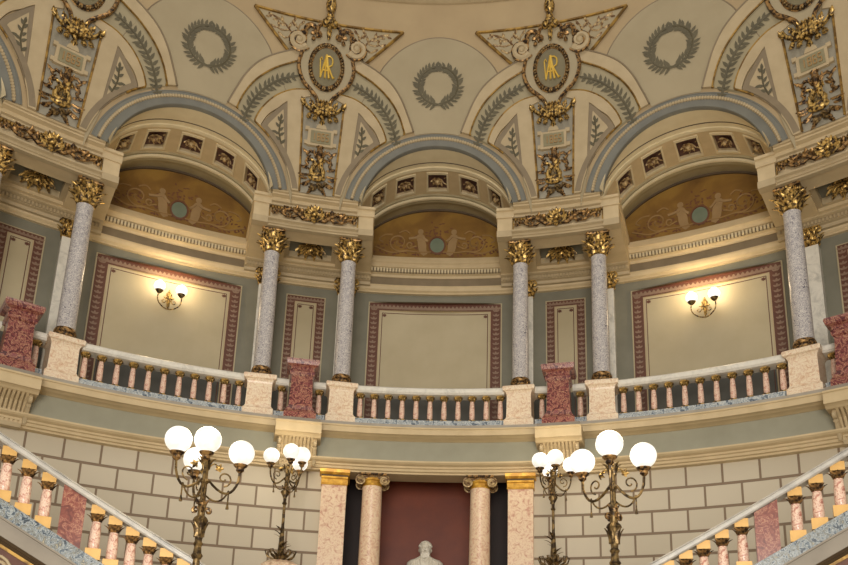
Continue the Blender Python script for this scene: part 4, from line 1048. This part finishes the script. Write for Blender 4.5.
c = dup(ic); c.location = P(5.08, 1.005, .075); c.rotation_euler = (0, 0, -rad(5.08)); c['label'] = 'pink marble ionic column at the right of the portal'

# bust on a pedestal in the niche
def bust():
    a, r = -.1, 1.045; base = P(a, r, .075); t = thing('portrait_bust', 'white marble portrait bust in a draped coat, centred between the portal columns', 'sculpture', base, -rad(a))
    ztop = P(a, r, .2838).z-base.z; zh = ztop-.20       # head centre
    sh = zh-.28
    b = BM(); me = b
    # body, neck and head as one lofted surface of ellipses: (z, half x, half y, y offset)
    secs = [(sh-.55, .10, .09, .0), (sh-.45, .20, .12, .0), (sh-.25, .34, .17, .0), (sh-.1, .41, .18, 0), (sh-.01, .40, .17, 0), (sh+.05, .33, .15, 0), (sh+.09, .20, .12, 0), (sh+.12, .105, .105, .0), (zh-.17, .085, .095, -.01),
            (zh-.155, .082, .115, -.03), (zh-.12, .105, .135, -.03), (zh-.06, .125, .15, -.015), (zh, .135, .16, 0), (zh+.06, .137, .162, .01), (zh+.12, .12, .145, .01), (zh+.165, .085, .105, .01), (zh+.195, .04, .05, .01)]
    rows = [[Vector((hx*cos(2*pi*k/24), yo+hy*sin(2*pi*k/24), z)) for k in range(24)] for z, hx, hy, yo in secs]
    vs = grid(b, rows, closed_v=True); b.faces.new(vs[0]); b.faces.new(vs[-1])
    # face
    tube(b, [(0, -.145, zh+.04), (0, -.175, zh-.01), (0, -.195, zh-.035), (0, -.16, zh-.05)], [.014, .02, .026, .015], 7)
    for s in (-1, 1):
        ball(b, (s*.05, -.138, zh+.015), .022, 8, 6); tube(b, [(s*.02, -.155, zh+.045), (s*.055, -.15, zh+.055), (s*.095, -.115, zh+.04)], .012, 5)
        ball(b, (s*.137, .01, zh-.005), .03, 8, 6, s=(.5, 1, 1.4)); ball(b, (s*.06, -.12, zh-.035), .035, 8, 6)
    tube(b, [(-.04, -.145, zh-.083), (0, -.157, zh-.08), (.04, -.145, zh-.083)], .011, 5)
    obj('figure', b, 'white', t)
    b = BM(); random.seed(4)
    for i in range(60):
        x = random.uniform(-.1, .1); z = random.uniform(-.19, -.085); ball(b, (x*(1-(-.085-z)*3), -.125-.02*cos(x*12), zh+z), .024, 6, 5)
    for s in (-1, 1): tube(b, [(s*.0, -.17, zh-.062), (s*.04, -.16, zh-.068), (s*.075, -.135, zh-.085)], [.014, .016, .008], 6)
    obj('beard', b, 'white', t)
    b = BM()
    for i in range(90):
        a_ = random.uniform(0, 2*pi); q = random.uniform(.15, 1.35)
        x, y, z = .138*sin(q)*cos(a_), .16*sin(q)*sin(a_)+.012, .04+.15*cos(q)
        if y < -.09 and z < .13: continue
        ball(b, (x, y, zh+z), .028, 6, 5)
    obj('hair', b, 'white', t)
    b = BM()
    for s in (-1, 1):
        for j, o in enumerate((0, .06, .12, .19)):
            tube(b, [(s*(.10+o*.4), -.08, sh+.11-o*.25), (s*(.14+o*.7), -.17, sh+.02-o*.2), (s*(.10+o*.9), -.19, sh-.15-o*.1), (s*(.04+o*.7), -.17, sh-.38)], [.03, .035, .03, .02], 6)
        tube(b, [(s*.09, .02, sh+.15), (s*.10, -.08, sh+.12), (s*.05, -.14, sh+.05), (0, -.155, sh-.01)], .03, 6)
    obj('coat_folds', b, 'white', t)
    b = BM(); lathe(b, [(.19, sh-.66), (.17, sh-.63), (.11, sh-.60), (.11, sh-.55)], 20); lathe(b, [(.24, sh-.72), (.24, sh-.66)], 20); obj('socle', b, 'white', t)
    p = thing('bust_pedestal', 'tall square grey stone pedestal under the white bust', 'pedestal', base, -rad(a))
    b = BM(); zt = sh-.72; square(b, [(.38, 0), (.38, .15), (.31, .22), (.29, zt-.2), (.33, zt-.12), (.36, zt-.08), (.36, zt)]); obj('shaft', b, 'stone', p, smooth=False)
bust()

# ================================================================ CANDELABRA
GL = .158
def candelabra(name, label, c, globes, zg, zfoot, urn, power):
    cx, cy = c; t = thing(name, label, 'lamp', (cx, cy, zfoot), 0, 'bronze globe candelabra')
    H = zg-zfoot
    b = BM()
    if not urn:
        lathe(b, [(.30, 0), (.30, .1), (.22, .16), (.12, .24), (.08, .5), (.07, .9), (.10, .95), (.06, 1.0)]+[(.034+.010*(i % 2), 1.0+(H-2.35)*i/30) for i in range(1, 31)], 12)
    else:
        lathe(b, [(.12, H-2.05), (.07, H-1.92), (.05, H-1.65), (.035, H-1.4)], 12)
    z = H
    if not urn: lathe(b, [(.05, z-1.37), (.07, z-1.33), (.05, z-1.30), (.042, z-1.22), (.06, z-1.19), (.042, z-1.16), (.048, z-1.07), (.078, z-.93), (.092, z-.91), (.078, z-.88), (.045, z-.85), (.042, z-.78), (.052, z-.73), (.035, z-.68), (.035, z-.46), (.06, z-.43), (.035, z-.40), (.03, z-.2), (.045, z-.17), (.015, z-.1)], 12)
    else: lathe(b, [(.03, z-1.45), (.028, z-.95), (.05, z-.92), (.03, z-.88), (.035, z-.80), (.09, z-.70), (.09, z-.67), (.04, z-.63), (.03, z-.46), (.05, z-.43), (.03, z-.40), (.03, z-.2), (.015, z-.1)], 12)
    pst = obj('post', b, 'bronze', t)
    for k in range(4):
        b = BM(); a = k*pi/2+.4; d = Vector((cos(a), sin(a), 0)); o = Vector((0, 0, z-(.70 if urn else .79))); w = .045 if not urn else .03
        tube(b, [o+d*(.03+w+w*cos(2.8-k2*.5)*(1-k2/16))+Vector((0, 0, w*sin(2.8-k2*.5)*(1-k2/16))) for k2 in range(13)], .018, 5)
        leaf(b, o+d*.03+Vector((0, 0, .0)), Vector((0, 0, 1)), d, .16, .08, .3)
        obj('post_scroll', b, 'gold_dark', pst)
    b = BM()
    for k in range(6):
        a = k*pi/3; d = Vector((cos(a), sin(a), 0))
        if not urn: leaf(b, Vector((0, 0, z-1.11))+d*.05, Vector((0, 0, 1)), d, .2, .07, .3)
        leaf(b, Vector((0, 0, z-.28))+d*.03, Vector((0, 0, 1)), d, .16, .09, .5)
    obj('post_leaves', b, 'bronze', pst)
    if urn:
        b = BM()
        for k in range(9):
            a = k*2*pi/9; d = Vector((cos(a), sin(a), 0))
            tube(b, [Vector((0, 0, z-2.07))+d*.08, Vector((0, 0, z-1.98))+d*.26, Vector((0, 0, z-1.88))+d*.30, Vector((0, 0, z-1.86))+d*.22, Vector((0, 0, z-1.92))+d*.21], [.02, .018, .015, .012, .008], 5)
            leaf(b, Vector((0, 0, z-2.05))+d*.06, Vector((0, 0, 1))+d*.5, d, .2, .08, .5)
            leaf(b, Vector((0, 0, z-1.84+.06*(k % 7)))+d*.035, Vector((0, 0, 1))+d*.9, d, .13, .07, .6)
        obj('foot_leaves', b, 'bronze', t)
    for (gx, gy) in globes:
        v = Vector((gx-cx, gy-cy, 0)); R_ = v.length; d = v.normalized()
        b = BM(); zt = z-GL-.04
        tube(b, bez(Vector((0, 0, z-.40))+d*.04, Vector((0, 0, z-.70))+d*R_*.75, Vector((0, 0, z-.36))+d*R_*.98, 9)+[Vector((0, 0, zt-.04))+d*R_], .017, 6)
        tube(b, bez(Vector((0, 0, z-.60))+d*.03, Vector((0, 0, z-.74))+d*R_*.5, Vector((0, 0, z-.50))+d*R_*.72, 8), .012, 5)
        tube(b, [Vector((0, 0, z-.36+.10*(1-k2/18)*sin(-1.5+k2*.5)))+d*(R_*.55+.10*(1-k2/18)*cos(-1.5+k2*.5)) for k2 in range(16)], .011, 5)
        tube(b, [Vector((0, 0, z-.50))+d*R_*.72, Vector((0, 0, z-.66))+d*R_*.72, Vector((0, 0, z-.73))+d*R_*.72], [.010, .010, .022], 5)
        ar = obj('arm', b, 'bronze', t)
        b = BM(); fc = Vector((0, 0, z-.24))+d*R_*.38
        tube(b, bez(Vector((0, 0, z-.30))+d*.02, Vector((0, 0, z-.12))+d*R_*.2, fc, 7), .009, 5)
        for i in range(5): leaf(b, fc, Vector((0, 0, 1))*sin(i*1.257)+d*cos(i*1.257), d.cross(Vector((0, 0, 1))), .06, .045, .4, n=3)
        ball(b, fc, .022, 6, 5); lab(obj('flower', b, 'gold', ar), 'gilt rosette flower')
        b = BM(); lathe(b, [(.02, zt-.06), (.05, zt-.03), (.05, zt), (.085, zt+.03), (.09, zt+.045)], 12, (v.x, v.y, 0)); obj('globe_cup', b, 'gold_dark', ar)
        b = BM(); ball(b, (v.x, v.y, z), GL, 24, 16); lab(obj('globe', b, 'globe', ar), 'lit white opal globe')
    if power: pointlight('candelabra_lamp', t, (0, 0, z+.28), power, (1, .84, .60), .3)
def gilt_flowers(t): pass
candelabra('candelabra', 'large bronze candelabra with four lit globes, in front of the left stair rail', (-2.42, 5.12), [(-2.69, 4.83), (-2.34, 4.83), (-2.72, 5.62), (-2.06, 5.32)], 4.62, 0, False, 45)
candelabra('candelabra', 'large bronze candelabra with three big lit globes, front right', (2.43, 5.12), [(2.34, 4.80), (2.14, 5.50), (2.82, 5.20)], 4.66, 0, False, 45)
candelabra('candelabra', 'smaller bronze candelabra on a shell urn, left of the portal', (-2.74, 11.2), [(-3.03, 11.0), (-2.58, 10.72), (-2.40, 10.92), (-2.55, 11.5)], 6.4, 2.575, True, 30)
candelabra('candelabra', 'smaller bronze candelabra right of the portal, partly behind the big right one', (2.50, 11.15), [(2.23, 10.95), (2.5, 10.75), (2.50, 11.6), (2.86, 11.2)], 6.4, 2.575, True, 30)
for x, y, lb in ((-2.74, 11.2, 'pale shell-like stone urn under the candelabra left of the portal'), (2.50, 11.15, 'pale shell-like stone urn under the candelabra right of the portal')):
    t = thing('lamp_urn', lb, 'urn', (x, y, P(0, 1, .075).z), 0, 'stone urns under the rear lamps')
    h = 6.4-2.06-P(0, 1, .075).z
    b = BM(); lathe(b, [(.35, 0), (.35, .12), (.22, .2), (.18, h-.75), (.2, h-.6), (.34, h-.4), (.39, h-.22), (.36, h-.08), (.24, h-.01), (.10, h+.01), (.05, h)], 28, flute=14, fa=.12); obj('urn_body', b, 'portal', t)

# ================================================================ STAIR BALUSTRADES
def stair(name, label, pts, s_ext0, s_ext1, slope, z0, bal_s, slab_s, side):
    """pts: plan points of the rail centre line (outer, high end first); rail top z = z0 - slope*s"""
    V = [Vector((x, y)) for x, y in pts]
    q = []
    for i in range(len(V)-1):
        p0, p1, p2, p3 = V[max(i-1, 0)], V[i], V[i+1], V[min(i+2, len(V)-1)]
        for k in range(10):
            u = k/10; q.append(.5*((2*p1)+(p2-p0)*u+(2*p0-5*p1+4*p2-p3)*u*u+(3*p1-p0-3*p2+p3)*u**3))
    q.append(V[-1]); acc = [0]
    for i in range(1, len(q)): acc.append(acc[-1]+(q[i]-q[i-1]).length)
    def at(s):
        s -= 0
        if s <= 0: d = (q[1]-q[0]).normalized(); return q[0]+d*s, d
        if s >= acc[-1]: d = (q[-1]-q[-2]).normalized(); return q[-1]+d*(s-acc[-1]), d
        j = 0
        while acc[j+1] < s: j += 1
        d = (q[j+1]-q[j]); return q[j]+d*((s-acc[j])/(acc[j+1]-acc[j])), d.normalized()
    mid, dm = at((s_ext0+s_ext1)/2)
    t = thing(name, label, 'balustrade', (mid.x, mid.y, 0), 0, 'sloping stair balustrades')
    ss = steps(s_ext0, s_ext1, .12)
    def sweep(b, sec, s_list=None, mat=0, zf=None):
        rows = []
        for s in (s_list or ss):
            p, d = at(s); n = Vector((d.y, -d.x))
            if side < 0: n = -n
            # n points to the camera side
            zz = z0-slope*s
            rows.append([Vector((p.x+n.x*u-mid.x, p.y+n.y*u-mid.y, zz+w)) for u, w in sec])
        vs = grid(b, rows, mat, closed_v=True); b.faces.new(vs[0]).material_index = mat; b.faces.new(vs[-1]).material_index = mat
    b = BM(); sweep(b, [(-.12, -.105), (.12, -.105), (.14, -.085), (.14, -.06), (.10, -.05), (.10, -.03), (.12, -.02), (.10, 0), (-.10, 0), (-.12, -.03), (-.14, -.05), (-.14, -.09)]); lab(obj('handrail', b, 'railgrey', t, smooth=False), 'grey moulded handrail')
    b = BM(); sweep(b, [(-.16, -.955), (.15, -.955), (.15, -.755), (-.16, -.755)]); lab(obj('kerb', b, 'blue', t, smooth=False), 'blue grey mottled marble kerb')
    b = BM(); sweep(b, [(-.16, -1.17), (.16, -1.17), (.17, -.985), (.19, -.98), (.19, -.955), (-.16, -.955)]); lab(obj('stringer', b, 'stone_dark', t, smooth=False), 'grey stone stringer')
    b = BM(); sweep(b, [(-.16, -1.25), (.08, -1.25), (.12, -1.22), (.10, -1.20), (.13, -1.17), (-.16, -1.17)]); obj('stringer_moulding', b, 'line_dark', t, smooth=False)
    b = BM(); sweep(b, [(-.16, -1.29), (.10, -1.29), (.10, -1.25), (-.16, -1.25)]); lab(obj('gilt_moulding', b, 'line_gold', t, smooth=False), 'gilt moulding strip')
    b = BM(); sweep(b, [(-.16, -1.80), (.07, -1.80), (.07, -1.29), (-.16, -1.29)]); pn = lab(obj('ornament_panel', b, 'redborder', t, smooth=False), 'dark red panel with painted scrolls')
    for k, s in enumerate(steps(s_ext0+.3, s_ext1-.3, .62)):
        p, d = at(s); n = Vector((d.y, -d.x))*(1 if side > 0 else -1); zz = z0-slope*s-1.50
        B3 = Vector((p.x+n.x*.08-mid.x, p.y+n.y*.08-mid.y, zz)); dx = Vector((d.x, d.y, -slope)).normalized(); up = Vector((0, 0, 1))
        b = BM(); tube(b, [B3+dx*(.14*(1-j/26)*cos(j*.55))+up*(.14*(1-j/26)*sin(j*.55)) for j in range(22)], .022, 5)
        sc_ = lab(obj('painted_scroll', b, 'cream', pn), 'cream spiral scroll')
        g = BM()
        for a in (0, 1, 2, 3): leaf(g, B3+dx*.3, dx*cos(a*1.57+.4)+up*sin(a*1.57+.4), Vector((n.x, n.y, 0)), .17, .1, .12)
        lab(obj('painted_flower', g, 'line_gold', pn), 'gold leaf flower')
    first = None; hbx = .755-.105-.03
    for s in bal_s:
        s += .02 if s < slab_s[0] else .075; p, d = at(s); zz = z0-slope*s; ang = math.atan2(d.y, d.x)
        loc = (p.x-mid.x, p.y-mid.y, zz-.755+.02)
        if first is None:
            b1 = BM(); h = hbx
            lathe(b1, [(.056, .10), (.066, .13), (.067, .2), (.062, h*.55), (.050, h-.16)], 14)
            o = lab(obj('baluster', b1, 'pink', t), 'pink marble baluster'); o.location = loc; o.rotation_euler = (0, 0, ang)
            b2 = BM(); lathe(b2, [(.050, h-.175), (.068, h-.165), (.056, h-.15), (.066, h-.12), (.085, h-.08)], 12)
            for i in range(8):
                a = pi*i/4; leaf(b2, Vector((cos(a)*.055, sin(a)*.055, h-.155)), Vector((cos(a)*.4, sin(a)*.4, 1)), Vector((cos(a), sin(a), 0)), .085, .06, .5, n=4)
            cp = obj('baluster_cap', b2, 'gold_dark', o)
            b3 = BM(); box(b3, -.082, .082, -.082, .082, h-.08, h+.03); lab(obj('cap_block', b3, 'gold_block', o, smooth=False), 'yellow gilt block')
            b4 = BM(); box(b4, -.092, .092, -.092, .092, -.04, .10); lab(obj('base_block', b4, 'gold_block', o, smooth=False), 'yellow gilt block'); first = o
        else:
            o = first.copy(); C.objects.link(o); o.parent = t; o.location = loc; o.rotation_euler = (0, 0, ang)
            for ch in first.children: c2 = ch.copy(); C.objects.link(c2); c2.parent = o
    for s in slab_s:
        s += .06; sl = steps(s-.14, s+.14, .07); b = BM(); sweep(b, [(-.07, -.765), (.10, -.765), (.10, -.11), (-.07, -.11)], sl); lab(obj('slab', b, 'redslab', t, smooth=False), 'brick red marble slab')
    return at, t
LPTS = [(-4.993, 5.079), (-4.409, 5.406), (-3.856, 5.676), (-3.235, 5.91), (-2.629, 6.087)]
RPTS = [(5.401, 5.522), (4.64, 5.844), (3.835, 6.104), (3.157, 6.263)]
LBAL = [-.14+.245*k for k in range(-3, 16)]
stair('stair_balustrade', 'sloping marble balustrade of the left staircase, descending to the right', LPTS, -1.2, 4.0, .534, 4.727, [.12, .36, .60, 1.16, 1.38, 1.60, 1.82, 2.04, 2.26, 2.48, 2.70, 2.92, 3.14, 3.36, 3.58, -.12, -.36, -.60, -.84], [.88], 1)
stair('stair_balustrade', 'sloping marble balustrade of the right staircase, descending to the left', RPTS, -1.2, 3.8, .5624, 4.899, [.12, .37, .62, 1.21, 1.45, 1.68, 1.90, 2.13, 2.36, 2.59, 2.82, 3.05, 3.28, 3.51, -.12, -.36, -.60, -.84], [.93], -1)
